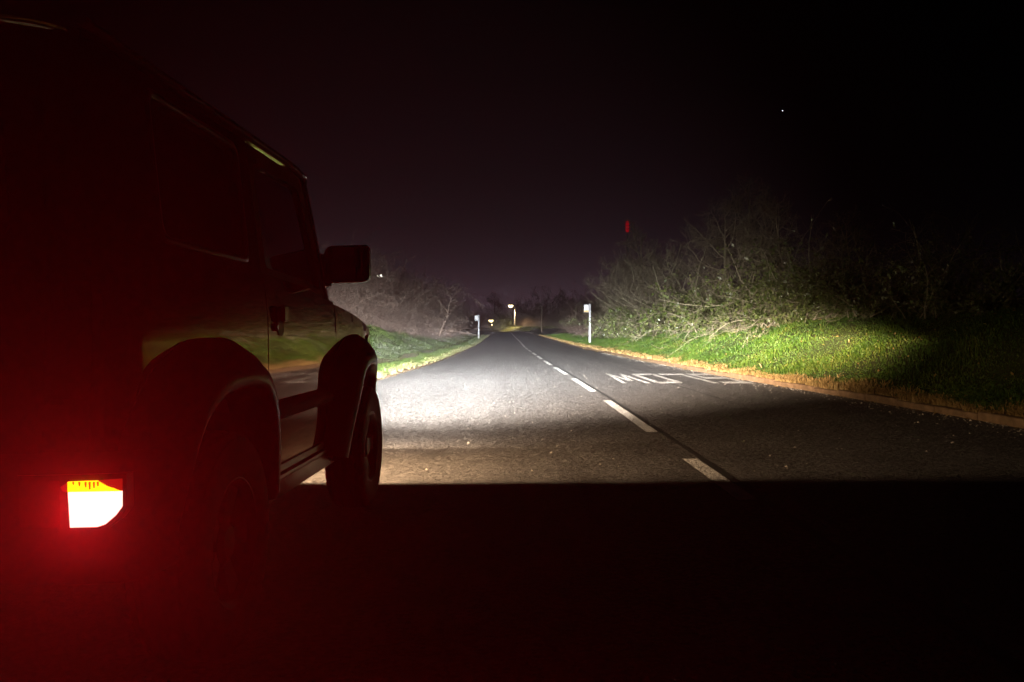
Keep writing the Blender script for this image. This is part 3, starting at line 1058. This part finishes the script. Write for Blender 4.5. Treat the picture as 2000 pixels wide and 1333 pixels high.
# rear quarter with wheel opening and side window
arch_r = [(.20, .47), (.22, .68), (.34, .83), (.50, .875), (.72, .875), (.88, .82), (.985, .68), (1.02, .44)]
q_poly = [(.015, .50)] + arch_r + [(1.175, .42), (1.175, 1.745), (.05, 1.745), (.02, 1.2)]
q_win = rounded([(.315, 1.25), (1.05, 1.25), (1.06, 1.685), (.33, 1.69)], .05)
for s, mb in enumerate((panel(q_poly, [q_win]),)):
    both(mb, 'quarter_panel', 'paint', car)
gw = MB().prism(rounded([(.31, 1.245), (1.055, 1.245), (1.065, 1.69), (.325, 1.695)], .05), lambda a, b: (vs(a, b) - .022, a, b), lambda a, b: (vs(a, b) - .018, a, b))
both(gw, 'quarter_window', 'glass', car, False)
# window rubber
def frame_ring(poly_o, poly_i, d0, d1):
    mb = MB()
    n = len(poly_o)
    V = []
    for po, pi_ in zip(poly_o, poly_i):
        V += [(vs(*po) + d0, *po), (vs(*po) + d1, *po), (vs(*pi_) + d1, *pi_), (vs(*pi_) + d0, *pi_)]
    Fc = []
    for i in range(n):
        j = (i + 1) % n
        for q in range(3):
            Fc.append((i * 4 + q, j * 4 + q, j * 4 + q + 1, i * 4 + q + 1))
    return mb.add(V, Fc)
both(frame_ring(rounded([(.315, 1.25), (1.05, 1.25), (1.06, 1.685), (.33, 1.69)], .05), rounded([(.335, 1.27), (1.03, 1.27), (1.04, 1.665), (.35, 1.67)], .045), -.01, .004), 'window_seal', 'plastic', car)

# doors
d_low = [(1.187, .475), (2.16, .475), (2.25, .62), (2.285, .95), (2.275, 1.155), (2.05, 1.165), (1.85, 1.20), (1.187, 1.222)]
for sgn in (1, -1):
    lowp = panel(d_low, (), 0, .03, .04)
    door = (lowp if sgn > 0 else lowp.mirror()).build('door', 'paint', car, True)
    up_o = [(1.187, 1.222), (1.187, 1.725), (1.93, 1.725), (2.03, 1.55), (2.17, 1.175), (2.05, 1.167), (1.85, 1.202)]
    up_i = rounded([(1.255, 1.25), (1.25, 1.655), (1.86, 1.66), (1.90, 1.62), (2.075, 1.205), (2.03, 1.20), (1.86, 1.235)], .03)
    fr = panel(up_o, [up_i], -.006, .03, .05)
    (fr if sgn > 0 else fr.mirror()).build('window_frame', 'rubber', door, True)
    pn = MB().prism(up_i, lambda a, b: (vs(a, b) - .026, a, b), lambda a, b: (vs(a, b) - .022, a, b))
    (pn if sgn > 0 else pn.mirror()).build('window_pane', 'glass', door)
    # handle: dark recess with a lift flap, and the key lock behind it
    hp = rounded([(1.295, .985), (1.37, .985), (1.37, 1.10), (1.295, 1.10)], .03)
    rec = MB().prism(hp, lambda a, b: (vs(a, b) - .002, a, b), lambda a, b: (vs(a, b) + .004, a, b))
    hd = (rec if sgn > 0 else rec.mirror()).build('handle', 'plastic', door)
    fl = MB().box((.682, 1.303, 1.04), (.705, 1.362, 1.108), .008)
    (fl if sgn > 0 else fl.mirror()).build('handle_flap', 'paint', hd)
    lk = MB().lathe([(.676, .016), (.688, .016), (.690, .010), (.690, 0)], 12, 'x', (0, 1.265, 1.02))
    (lk if sgn > 0 else lk.mirror()).build('lock', 'chrome', hd, True)
    mould = MB()
    rows = []
    for u in np.linspace(1.19, 2.24, 22):
        t = max(0.0, (u - 2.02) / .22)
        hi = .735 - .045 * t
        rows.append([(vs(u, .652) - .002, u, .652), (vs(u, .66) + .02, u, .662), (vs(u, .70) + .024, u, min(.705, hi - .02)), (vs(u, hi) + .006, u, hi - .006), (vs(u, hi) - .002, u, hi)])
    mould.grid(rows)
    (mould if sgn > 0 else mould.mirror()).build('side_moulding', 'rubber', door, True)

# sills
rows = []
for u in np.linspace(.98, 2.36, 15):
    rows.append([(.58, u, .345), (.655, u, .33), (.664, u, .336), (.668, u, .405), (.678, u, .415), (.678, u, .428), (.664, u, .436), (.662, u, .462), (.63, u, .47)])
both(MB().grid(rows), 'sill', 'plastic', car, False)

# front wings, bonnet, scuttle
f_poly = [(2.16, .46), (2.30, .46), (2.38, .70), (2.50, .84), (2.66, .885), (3.00, .885), (3.14, .82), (3.24, .70), (3.36, .70), (3.375, .93), (3.33, 1.025), (3.0, 1.075), (2.67, 1.11), (2.297, 1.14), (2.297, .95), (2.262, .62)]
both(panel(f_poly, (), 0, .03, .05), 'front_wing', 'paint', car)
rows = []
for u in np.linspace(2.26, 3.36, 23):
    t = (u - 2.26) / 1.1
    we = 1.145 - .085 * t - .05 * max(0, (t - .85) / .15) ** 2
    r_ = []
    for v in np.linspace(-1, 1, 25):
        vv = v * (vs(u, 1.08) - .035)
        a = abs(v)
        w = we + .03 * (1 - a ** 4) + (.022 if a < .72 else .022 * max(0, 1 - (a - .72) / .05))
        if a > .97:
            w -= .02
        r_.append((vv, u, w))
    rows.append(r_)
MB().grid(rows).build('bonnet', 'paint', car, True)
MB().box((-.60, 2.18, 1.10), (.60, 2.27, 1.15), .012).build('scuttle', 'plastic', car)
for vv in (.28, -.22):
    MB().tube([(vv, 2.235, 1.155), (vv - .22, 2.205, 1.21), (vv - .45, 2.20, 1.225)], .007, 6).build('wiper', 'plastic', car)

# pillars, windscreen, roof, gutters
ap = MB()
rows = []
for t in np.linspace(0, 1, 9):
    u, w = 2.215 - .165 * t, 1.15 + .59 * t
    v = vs(2.0, w)
    rows.append([(v - .085, u + .02, w), (v - .025, u + .035, w), (v - .004, u + .008, w), (v - .004, u - .055, w), (v - .045, u - .06, w), (v - .085, u + .02, w)])
ap.grid(rows)
both(ap, 'windscreen_pillar', 'paint', car)
MB().grid([[(v, 2.235 - .165 * t, 1.16 + .575 * t) for v in np.linspace(-(vs(2.0, 1.16 + .575 * t) - .07), vs(2.0, 1.16 + .575 * t) - .07, 7)] for t in np.linspace(0, 1, 5)]).build('windscreen', 'glass', car, True)
rows = []
for u in np.linspace(.02, 2.085, 24):
    drop = .035 * max(0, (u - 1.85) / .235) ** 2 + .03 * max(0, (.12 - u) / .12) ** 2
    rows.append([(v * .572, u, 1.752 + .045 * (1 - abs(v) ** 5) - drop) for v in np.linspace(-1, 1, 15)])
MB().grid(rows).build('roof', 'paint', car, True)
gut = MB()
rows = []
for u in np.linspace(.03, 2.06, 22):
    d = .03 * max(0, (u - 1.8) / .26) ** 2
    v0 = .588 - .012 * max(0, (u - 1.8) / .26) ** 2
    rows.append([(v0 - .02, u, 1.748 - d), (v0 + .012, u, 1.742 - d), (v0 + .018, u, 1.756 - d), (v0 + .010, u, 1.764 - d), (v0 + .004, u, 1.752 - d), (v0 - .02, u, 1.756 - d)])
gut.grid(rows)
both(gut, 'roof_gutter', 'rubber', car)
for u in (.62, 1.02):
    pass
MB().box((-.575, 2.03, 1.695), (.575, 2.075, 1.745), .01).build('windscreen_header', 'paint', car)

for s_ in (1, -1):
    rk = MB().box((.572, 1.985, 1.738), (.596, 2.055, 1.757), .005)
    (rk if s_ > 0 else rk.mirror()).build('glint_cap', 'chrome', car)  # chrome cap added to give the gutter end a bright glint

# flares
def flare(Rt, Lp, thick=.035):
    """Rt root line (u, w) on the body, Lp lip line (u, w, v); lofted with a swell between, the lip turned in."""
    n = 36
    def res(P):
        P = np.array(P, float)
        s = np.concatenate([[0], np.cumsum(np.linalg.norm(np.diff(P[:, :2], axis=0), axis=1))])
        q = np.linspace(0, s[-1], n)
        o = np.stack([np.interp(q, s, P[:, i]) for i in range(P.shape[1])], 1)
        for _ in range(2):
            o[1:-1] = (o[:-2] + 2 * o[1:-1] + o[2:]) / 4
        return o
    a, b = res(Rt), res(Lp)
    rows = []
    for i in range(n):
        ru, rw = a[i]
        lu, lw, lv = b[i]
        rv = vs(ru, rw) + .002
        row = []
        for t in (0, .06, .3, .6, .85, .95, 1.0):
            bul = math.sin(t * math.pi) * .012
            tt = t
            v_ = rv + (lv - rv) * (1 - (1 - t) ** 1.7)
            row.append((v_ + bul, ru + (lu - ru) * tt, rw + (lw - rw) * tt ** 1.15))
        row.append((lv - .004, lu, lw - .012))
        row.append((lv - .02, lu, lw - .016))
        row.append((lv - .16, lu, lw - .010))
        rows.append(row)
    return MB().grid(rows)
ff = flare([(2.06, .40), (2.10, .62), (2.16, .78), (2.32, .91), (2.56, .985), (2.85, .99), (3.08, .96), (3.25, .86), (3.36, .66)],
           [(2.26, .36, .745), (2.32, .52, .765), (2.38, .68, .79), (2.44, .79, .80), (2.56, .835, .80), (2.74, .84, .80), (2.92, .825, .775), (3.10, .77, .74), (3.22, .66, .71), (3.32, .50, .68)])
both(ff, 'front_wheel_flare', 'plastic', car)
fr_ = flare([(.02, .60), (.06, .78), (.18, .90), (.40, .98), (.75, .985), (.95, .92), (1.08, .78), (1.15, .58), (1.16, .42)],
            [(.15, .46, .76), (.19, .64, .79), (.27, .77, .80), (.40, .835, .805), (.62, .845, .805), (.78, .825, .805), (.88, .74, .80), (.93, .60, .79), (.97, .42, .77)])
both(fr_, 'rear_wheel_flare', 'plastic', car)

# wheels
def wheel(u, v, sgn):
    w = bpy.data.objects.new('wheel', None)
    w.location = (v, u, WR)
    if sgn < 0:
        w.rotation_euler = (0, 0, math.pi)
    link(w, car)
    prof = [(-.095, .20), (-.104, .24), (-.105, .29), (-.098, .322), (-.085, .340), (-.060, .345), (-.058, .335), (-.046, .335), (-.044, .346), (-.012, .347), (-.010, .336), (.010, .336), (.012, .347), (.044, .346), (.046, .335), (.058, .335), (.060, .345), (.085, .340), (.098, .322), (.105, .29), (.104, .24), (.095, .20)]
    MB().lathe(prof, 48, 'x').build('tyre', 'rubber', w, True)
    lug = MB()
    for k in range(44):
        t = 2 * math.pi * k / 44
        for s in (-1, 1):
            c, n_ = math.cos(t), math.sin(t)
            V = []
            for dx in (.062, .099):
                for rr in (.325,   .3475 if dx < .09 else .324):
                    for dt in (-.045, .045):
                        V.append((s * dx, rr * math.cos(t + dt + s * .03), rr * math.sin(t + dt + s * .03)))
            lug.add(V, [(0, 1, 3, 2), (4, 6, 7, 5), (0, 4, 5, 1), (2, 3, 7, 6), (0, 2, 6, 4), (1, 5, 7, 3)])
    tag(lug.build('tread_lugs', 'rubber', w), kind='stuff')
    rim = MB().lathe([(-.09, .195), (-.05, .18), (.03, .175), (.075, .19), (.09, .203), (.096, .203), (.096, .196), (.07, .175)], 40, 'x')
    rim.build('rim', 'alloy', w, True)
    sp = MB()
    for k in range(5):
        t = 2 * math.pi * k / 5
        def pt(r, dt, x):
            return (x, r * math.cos(t + dt), r * math.sin(t + dt))
        V = [pt(.05, -.5, .055), pt(.05, .5, .055), pt(.18, .24, .07), pt(.18, -.24, .07), pt(.05, -.5, .03), pt(.05, .5, .03), pt(.18, .24, .04), pt(.18, -.24, .04)]
        sp.add(V, [(0, 1, 2, 3), (4, 7, 6, 5), (0, 4, 5, 1), (1, 5, 6, 2), (2, 6, 7, 3), (3, 7, 4, 0)])
    sp.lathe([(.03, .07), (.06, .065), (.075, .05), (.08, 0)], 20, 'x')
    sp.build('wheel_centre', 'alloy', w, False)
    return w
for u in (AX_R, AX_F):
    wheel(u, .662, 1)
    wheel(u, -.662, -1)
MB().box((-.56, .1, .38), (.56, 3.2, .47), .02).build('chassis', 'plastic', car)
for u in (AX_R, AX_F):
    MB().tube([(-.6, u, WR), (-.1, u, WR), (.1, u, WR), (.6, u, WR)], [.04, .05, .05, .04], 10).build('axle', 'plastic', car, True)
# wheel houses close the arches
for u0, u1, vi in ((.16, 1.05, .50), (2.34, 3.26, .46)):
    for s in (1, -1):
        mb = MB()
        n = 13
        rows = []
        uc, hw = (u0 + u1) / 2, (u1 - u0) / 2
        for i in range(n):
            t = math.pi * i / (n - 1)
            p = (uc - hw * math.cos(t), .40 + .475 * math.sin(t) ** .6)
            rows.append([(s * vi, *p), (s * (vs(*p) - .012), *p)])
        mb.grid(rows)
        mb.add([(s * vi, uc - hw * math.cos(math.pi * i / 12), .40 + .475 * math.sin(math.pi * i / 12) ** .6) for i in range(13)], [tuple(range(13))])
        mb.build('wheel_house', 'plastic', car)

# rear face
rear = MB()
rr = [(-.60, .66), (.60, .66), (.615, .95), (.61, 1.2), (.545, 1.73), (-.545, 1.73), (-.61, 1.2), (-.615, .95)]
MB().prism(rr, lambda a, b: (a, .055, b), lambda a, b: (a, .015, b)).build('rear_panel', 'paint', car)
tg_poly = rounded([(-.50, .70), (.50, .70), (.52, 1.2), (.47, 1.70), (-.47, 1.70), (-.52, 1.2)], .04)
tg = MB().prism(tg_poly, lambda a, b: (a, .02, b), lambda a, b: (a, -.005, b)).build('tailgate', 'paint', car)
MB().prism(rounded([(-.43, 1.22), (.43, 1.22), (.40, 1.62), (-.40, 1.62)], .05), lambda a, b: (a, -.004, b), lambda a, b: (a, -.009, b)).build('rear_window', 'trim', tg)
for w in (.80, 1.09):
    MB().box((.495, -.022, w - .035), (.575, .004, w + .035), .008).build('hinge', 'paint', tg)
MB().box((-.46, -.03, .98), (-.36, -.005, 1.05), .008).build('handle', 'plastic', tg)
sw_ = bpy.data.objects.new('spare_wheel', None)
sw_.location = (-.05, -.13, .99)
sw_.rotation_euler = (0, 0, R(-90))
link(sw_, car)
MB().lathe([(-.095, .20), (-.104, .24), (-.105, .29), (-.085, .335), (-.05, .345), (.05, .345), (.085, .335), (.105, .29), (.104, .24), (.095, .20)], 40, 'x').build('tyre', 'rubber', sw_, True)
MB().lathe([(-.09, .20), (.05, .19), (.07, .15), (.075, .0)], 32, 'x').build('rim', 'plastic', sw_, True)

# rear bumper with the tail lamp let into it
bp = MB()
half = [(0, -.055), (.45, -.052), (.60, -.045), (.70, -.03), (.745, .01), (.76, .08), (.765, .16)]
line = [(-v, u) for v, u in reversed(half[1:])] + half
sec = [(.40, .02), (.42, -.012), (.47, -.0), (.50, .0), (.68, .0), (.70, .012), (.71, .06)]
rows = []
for w, inn in sec:
    rows.append([(v * (1 - inn * .6), u + inn * 1.0, w) for v, u in line])
bumper = MB().grid(rows).build('rear_bumper', 'plastic', car, True)

lamp = MB()
def lensfn(d):
    def f(a, b):
        t = max(0, a - .60)
        return (a, -.058 + d + .9 * t * t * 1.2, b)
    return f
tl = bpy.data.objects.new('tail_light', None)
link(tl, car)
tl_r = tl
LP = [(.600, .652), (.7185, .657), (.7185, .592), (.705, .572), (.683, .552), (.668, .547), (.606, .546)]
hous = [(.475, .664), (.727, .668), (.728, .588), (.712, .562), (.686, .541), (.670, .536), (.475, .536)]
MB().prism(hous, lensfn(.03), lensfn(-.004)).build('housing', 'plastic', tl_r)
band_w = .628
def clip_hi(poly, w0):
    out = []
    for i in range(len(poly)):
        a, b = poly[i], poly[(i + 1) % len(poly)]
        if a[1] <= w0: out.append(a)
        if (a[1] <= w0) != (b[1] <= w0):
            t = (w0 - a[1]) / (b[1] - a[1])
            out.append((a[0] + (b[0] - a[0]) * t, w0))
    return out
core = clip_hi(LP, band_w)
MB().prism(core, lensfn(-.004), lensfn(-.012)).build('lit_lens', 'tail_core', tl_r)
MB().prism([(.600, band_w + .0005), (.7175, band_w + .0005), (.668, .654), (.600, .652)], lensfn(-.004), lensfn(-.011)).build('lens_band', 'tail_band', tl_r)
MB().prism([(.7185, band_w + .001), (.7185, .657), (.669, .6545), (.676, .648), (.692, .640)], lensfn(-.004), lensfn(-.0105)).build('lens_corner', 'tail_dim', tl_r)
for i, (a, hgt) in enumerate(((.612, .006), (.626, .009), (.640, .012), (.649, .017), (.6585, .014), (.667, .010))):
    MB().prism([(a, .652), (a + .0045, .6525), (a + .004, .652 - hgt), (a + .0015, .652 - hgt)], lensfn(-.0115), lensfn(-.0135)).build('lens_rib', 'tail_rib', tl_r)
MB().prism([(.583, .640), (.598, .650), (.598, .628), (.588, .630)], lensfn(-.004), lensfn(-.010)).build('lens_edge', 'tail_dim', tl_r)
MB().prism([(.485, .655), (.581, .655), (.581, .545), (.485, .545)], lensfn(-.004), lensfn(-.010)).build('dark_lens', 'red_lens', tl_r)
tl2 = bpy.data.objects.new('tail_light', None)
link(tl2, car)
MB().prism(hous, lensfn(.03), lensfn(-.004)).mirror().build('housing', 'plastic', tl2)
MB().prism([(.485, .655)] + LP[1:-1] + [(.485, .546)], lensfn(-.004), lensfn(-.011)).mirror().build('dark_lens', 'red_lens', tl2)
ld = bpy.data.lights.new('tail_light_glow', 'POINT')
ld.energy = 8.5
ld.color = (1.0, 0.004, 0.012)
ld.shadow_soft_size = .016
lo = bpy.data.objects.new('tail_light_glow', ld)
lo.location = (.650, -.088, .595)
link(lo, tl_r)

# door mirror
def mirror_unit(sgn):
    mb = MB()
    prof = rounded([(.635, 1.245), (.865, 1.25), (.862, 1.425), (.85, 1.437), (.66, 1.432), (.635, 1.40)], .035)
    cx_, cw_ = .75, 1.34
    rows = []
    for du, s in ((2.205, .93), (2.20, .975), (2.215, 1.0), (2.27, .98), (2.31, .86), (2.33, .60), (2.335, .1)):
        rows.append([(cx_ + (a - cx_) * s, du, cw_ + (b - cw_) * s) for a, b in prof + prof[:1]])
    mb.grid(rows)
    h = (mb if sgn > 0 else mb.mirror()).build('door_mirror', 'plastic', car, True)
    g = MB().prism([(cx_ + (a - cx_) * .92, cw_ + (b - cw_) * .92) for a, b in prof], lambda a, b: (a, 2.208, b), lambda a, b: (a, 2.204, b))
    (g if sgn > 0 else g.mirror()).build('mirror_glass', 'mirror', h)
    br = MB().grid([[(.585, 2.16, 1.20), (.60, 2.15, 1.30), (.60, 2.17, 1.395), (.60, 2.25, 1.39), (.59, 2.27, 1.20), (.585, 2.16, 1.20)], [(.66, 2.22, 1.235), (.66, 2.215, 1.30), (.66, 2.225, 1.385), (.66, 2.27, 1.38), (.66, 2.275, 1.235), (.66, 2.22, 1.235)]])
    (br if sgn > 0 else br.mirror()).build('mirror_arm', 'plastic', h)
mirror_unit(1)
mirror_unit(-1)
# bonnet-edge spotter stalk below the mirror and side repeater on the wing
MB().tube([(.575, 2.42, 1.14), (.585, 2.42, 1.20)], .012, 8).build('washer_nozzle', 'chrome', car, True)
for s in (1, -1):
    ml = MB().box((.645, 3.20, .905), (.662, 3.27, .985), .008)
    (ml if s > 0 else ml.mirror()).build('side_repeater', 'amber', car)

# front: panel, grille, lamps, bumper
MB().box((-.60, 3.32, .66), (.60, 3.365, 1.02), .015).build('front_panel', 'paint', car)
gr = MB().box((-.34, 3.366, .76), (.34, 3.376, .94)).build('grille', 'plastic', car)
for k in range(5):
    MB().box((-.28 + k * .12, 3.377, .77), (-.20 + k * .12, 3.392, .93), .006).build('grille_slot', 'trim', gr)
rows = []
for w, inn in ((.40, .03), (.43, 0), (.62, 0), (.66, .04)):
    rows.append([(v * .99, u - inn, w) for v, u in ((-.70, 3.16), (-.69, 3.28), (-.62, 3.38), (-.4, 3.43), (0, 3.45), (.4, 3.43), (.62, 3.38), (.69, 3.28), (.70, 3.16))])
MB().grid(rows).build('front_bumper', 'plastic', car, True)

def beam_nodes(ld):
    """Dipped-beam pattern: bright band just under the horizon, wide pool on the road, weak light above the cut-off."""
    ld.use_nodes = True
    nt = ld.node_tree
    N, L = nt.nodes, nt.links
    em = N['Emission']
    tcn = N.new('ShaderNodeTexCoord')
    s = N.new('ShaderNodeSeparateXYZ')
    L.new(tcn.outputs['Normal'], s.inputs[0])
    def mth(op, a, b=None, c=None):
        n = N.new('ShaderNodeMath')
        n.operation = op
        for i, x in enumerate((a, b, c)):
            if x is None: continue
            if isinstance(x, (int, float)): n.inputs[i].default_value = x
            else: L.new(x, n.inputs[i])
        return n.outputs[0]
    z = mth('MAXIMUM', mth('MULTIPLY', s.outputs['Z'], -1.0), 0.001)
    a = mth('DIVIDE', s.outputs['X'], z)
    e = mth('DIVIDE', s.outputs['Y'], z)
    neg = mth('MINIMUM', e, 0.0)
    pos = mth('MAXIMUM', e, 0.0)
    def lor(peak, x, w):
        return mth('DIVIDE', peak, mth('ADD', 1.0, mth('POWER', mth('DIVIDE', mth('ABSOLUTE', x), w), 2.0)))
    def gau(x, w):
        return mth('EXPONENT', mth('MULTIPLY', mth('POWER', mth('DIVIDE', mth('ABSOLUTE', x), w), 2.0), -1.0))
    lop = mth('MINIMUM', mth('MAXIMUM', mth('ADD', .72, mth('MULTIPLY', a, 2.0)), .48), 1.0)     # less light on the near-side verge
    hot = gau(mth('SUBTRACT', a, .045), .10)
    pool = mth('MULTIPLY', 25.0, mth('MULTIPLY', gau(mth('ADD', a, .0), .48), gau(mth('ADD', neg, .165), .10)))
    lane = mth('MULTIPLY', 110.0, mth('MULTIPLY', gau(mth('ADD', a, .0), .22), gau(mth('ADD', neg, .06), .04)))
    pool = mth('ADD', pool, lane)
    low = mth('ADD', mth('ADD', pool, mth('MULTIPLY', lor(205.0, neg, .05), lop)), mth('MULTIPLY', hot, lor(640.0, neg, .014)))
    up = mth('ADD', mth('MULTIPLY', 118.0, mth('EXPONENT', mth('DIVIDE', pos, -.056))), mth('MULTIPLY', mth('EXPONENT', mth('DIVIDE', pos, -.016)), mth('ADD', mth('MULTIPLY', 90.0, lop), mth('MULTIPLY', hot, 640.0))))
    isup = mth('GREATER_THAN', e, 0.0)
    vert = mth('ADD', mth('MULTIPLY', isup, up), mth('MULTIPLY', mth('SUBTRACT', 1.0, isup), low))
    def mask(aw, lo, hi):
        q = mth('SQRT', mth('ADD', mth('POWER', mth('DIVIDE', mth('ABSOLUTE', a), mth('ADD', aw, mth('MULTIPLY', .38, mth('EXPONENT', mth('DIVIDE', pos, -.035))))), 2.0), mth('POWER', mth('DIVIDE', mth('ABSOLUTE', neg), .34), 2.0)))
        mrn = N.new('ShaderNodeMapRange')
        mrn.interpolation_type = 'SMOOTHERSTEP'
        mrn.inputs['From Min'].default_value = lo
        mrn.inputs['From Max'].default_value = hi
        mrn.inputs['To Min'].default_value = 1.0
        mrn.inputs['To Max'].default_value = 0.0
        L.new(q, mrn.inputs['Value'])
        return mrn.outputs[0]
    mk = mask(.62, .15, 1.05)
    main = mth('MULTIPLY', vert, mk)
    spill = mth('MULTIPLY', 0.33, mth('POWER', z, .35))
    wide = mth('MULTIPLY', 0.9, mth('EXPONENT', mth('MULTIPLY', mth('POWER', mth('DIVIDE', mth('ABSOLUTE', a), .62), 2.0), -1.0)))
    wide = mth('MULTIPLY', wide, mth('EXPONENT', mth('DIVIDE', pos, -.10)))
    spill = mth('ADD', mth('MULTIPLY', spill, mth('EXPONENT', mth('DIVIDE', pos, -.13))), mth('MULTIPLY', wide, mth('GREATER_THAN', e, -.5)))
    fw = N.new('ShaderNodeMapRange')
    fw.interpolation_type = 'SMOOTHSTEP'
    fw.inputs['From Min'].default_value = .0
    fw.inputs['From Max'].default_value = .085
    facet = N.new('ShaderNodeTexNoise')          # uneven reflector and bezel edge
    facet.inputs['Scale'].default_value = 9.0
    facet.inputs['Detail'].default_value = 3
    L.new(tcn.outputs['Normal'], facet.inputs['Vector'])
    fz = mth('SUBTRACT', facet.outputs['Fac'], .5)
    L.new(mth('ADD', mth('MULTIPLY', s.outputs['Z'], -1.0), mth('MULTIPLY', fz, .07)), fw.inputs['Value'])
    spill = mth('MULTIPLY', spill, mth('ADD', 1.0, mth('MULTIPLY', fz, 1.1)))
    tot = mth('MULTIPLY', mth('ADD', main, spill), fw.outputs[0])
    L.new(tot, em.inputs['Strength'])
    mixc = N.new('ShaderNodeMixRGB')
    mixc.inputs[1].default_value = (1.0, .66, .38, 1)
    mixc.inputs[2].default_value = (.94, .975, 1.0, 1)
    L.new(mth('MULTIPLY', gau(a, .60), gau(neg, .42)), mixc.inputs[0])
    L.new(mixc.outputs[0], em.inputs['Color'])

for sgn in (1, -1):
    hl = bpy.data.objects.new('headlight', None)
    hl.location = (sgn * .47, 3.366, .86)
    link(hl, car)
    MB().lathe([(0, .105), (.02, .105), (.035, .098), (.035, .09), (.0, .085)], 28, 'y').build('bezel', 'plastic', hl, True)
    MB().lathe([(.004, .0), (.006, .05), (.012, .085)], 24, 'y').build('reflector', 'chrome', hl, True)
    MB().lathe([(.03, .09), (.045, .06), (.05, .0)], 24, 'y').build('lens', 'clear', hl, True)
    ld = bpy.data.lights.new('headlight_beam', 'SPOT')
    ld.energy = 1500.0
    ld.spot_size = R(179)
    ld.spot_blend = 0.0
    ld.shadow_soft_size = .04
    beam_nodes(ld)
    lo = bpy.data.objects.new('headlight_beam', ld)
    lo.location = (0, .13, 0)
    lo.rotation_euler = (R(90), 0, R(1.7))
    link(lo, hl)

# cabin
MB().box((-.55, 2.02, .95), (.55, 2.22, 1.12), .03).build('dashboard', 'trim', car)
for s in (1, -1):
    st = MB().box((s * .3 - .22, 1.20, .62), (s * .3 + .22, 1.65, .80), .04).build('seat', 'trim', car)
    MB().box((s * .3 - .22, 1.10, .78), (s * .3 + .22, 1.24, 1.28), .04).build('seat_back', 'trim', st)
    MB().box((s * .3 - .12, 1.10, 1.30), (s * .3 + .12, 1.20, 1.48), .03).build('headrest', 'trim', st)
    MB().box((s * .3 - .18, 1.72, 1.635), (s * .3 + .20, 1.95, 1.65), .005).build('sun_visor', 'visor', car)
stw = MB()
n = 28
for k in range(n):
    pass
rows = []
for k in range(n + 1):
    t = 2 * math.pi * k / n
    c = Vector((.3 + .18 * math.cos(t), 1.92 + .06 * math.sin(t), 1.09 + .17 * math.sin(t)))
    rad = Vector((math.cos(t), .33 * math.sin(t), .94 * math.sin(t)))
    nn = Vector((0, -.94, .33))
    rows.append([tuple(c + (rad * math.cos(q) + nn * math.sin(q)) * .014) for q in np.linspace(0, 2 * math.pi, 9)])
stw.grid(rows)
stw.build('steering_wheel', 'trim', car, True)

# ------------------------------------------------------------------ mist volume added to imitate the tail light's lens flare, lit by that lamp
def flare_volume():
    mb = MB()
    n = 12
    prof = [(-math.cos(math.pi * k / n), math.sin(math.pi * k / n)) for k in range(n + 1)]
    mb.lathe(prof, 32, 'z')
    m = bpy.data.materials.new('flare_volume')
    m.use_nodes = True
    N, L = m.node_tree.nodes, m.node_tree.links
    N.clear()
    out = N.new('ShaderNodeOutputMaterial')
    v = N.new('ShaderNodeVolumePrincipled')
    v.inputs['Color'].default_value = (.9, .9, .9, 1)
    t = N.new('ShaderNodeTexCoord')
    g = N.new('ShaderNodeTexGradient')
    g.gradient_type = 'SPHERICAL'
    L.new(t.outputs['Object'], g.inputs['Vector'])
    mu = N.new('ShaderNodeMath')
    mu.operation = 'MULTIPLY'
    mu.inputs[1].default_value = .36
    L.new(g.outputs['Fac'], mu.inputs[0])
    L.new(mu.outputs[0], v.inputs['Density'])
    L.new(v.outputs[0], out.inputs['Volume'])
    M['flare_volume'] = m
    o = mb.build('flare_mist', 'flare_volume')
    o.location = (-.95, 1.95, .56)
    o.scale = (2.2, 1.7, 2.0)
    tag(o, 'added mist volume imitating red lens flare round the tail light', kind='stuff')
flare_volume()

# faint moonlight
sl = bpy.data.lights.new('moon', 'SUN')
sl.energy = 0.002
sl.angle = R(.5)
sl.color = (.8, .85, 1)
so = bpy.data.objects.new('moon', sl)
so.rotation_euler = (R(50), 0, R(200))
link(so)

# ------------------------------------------------------------------ damp night air
def haze(density):
    m = bpy.data.materials.new('night_air')
    m.use_nodes = True
    N, L = m.node_tree.nodes, m.node_tree.links
    N.clear()
    out = N.new('ShaderNodeOutputMaterial')
    v = N.new('ShaderNodeVolumePrincipled')
    v.inputs['Color'].default_value = (.85, .80, .90, 1)
    v.inputs['Density'].default_value = density
    v.inputs['Anisotropy'].default_value = 0.2
    L.new(v.outputs[0], out.inputs['Volume'])
    M['night_air'] = m
    o = MB().box((-520, -60, -12), (520, 470, 30)).build('haze', 'night_air')
    tag(o, 'thin damp haze hanging over the road', kind='stuff')
haze(.00008)
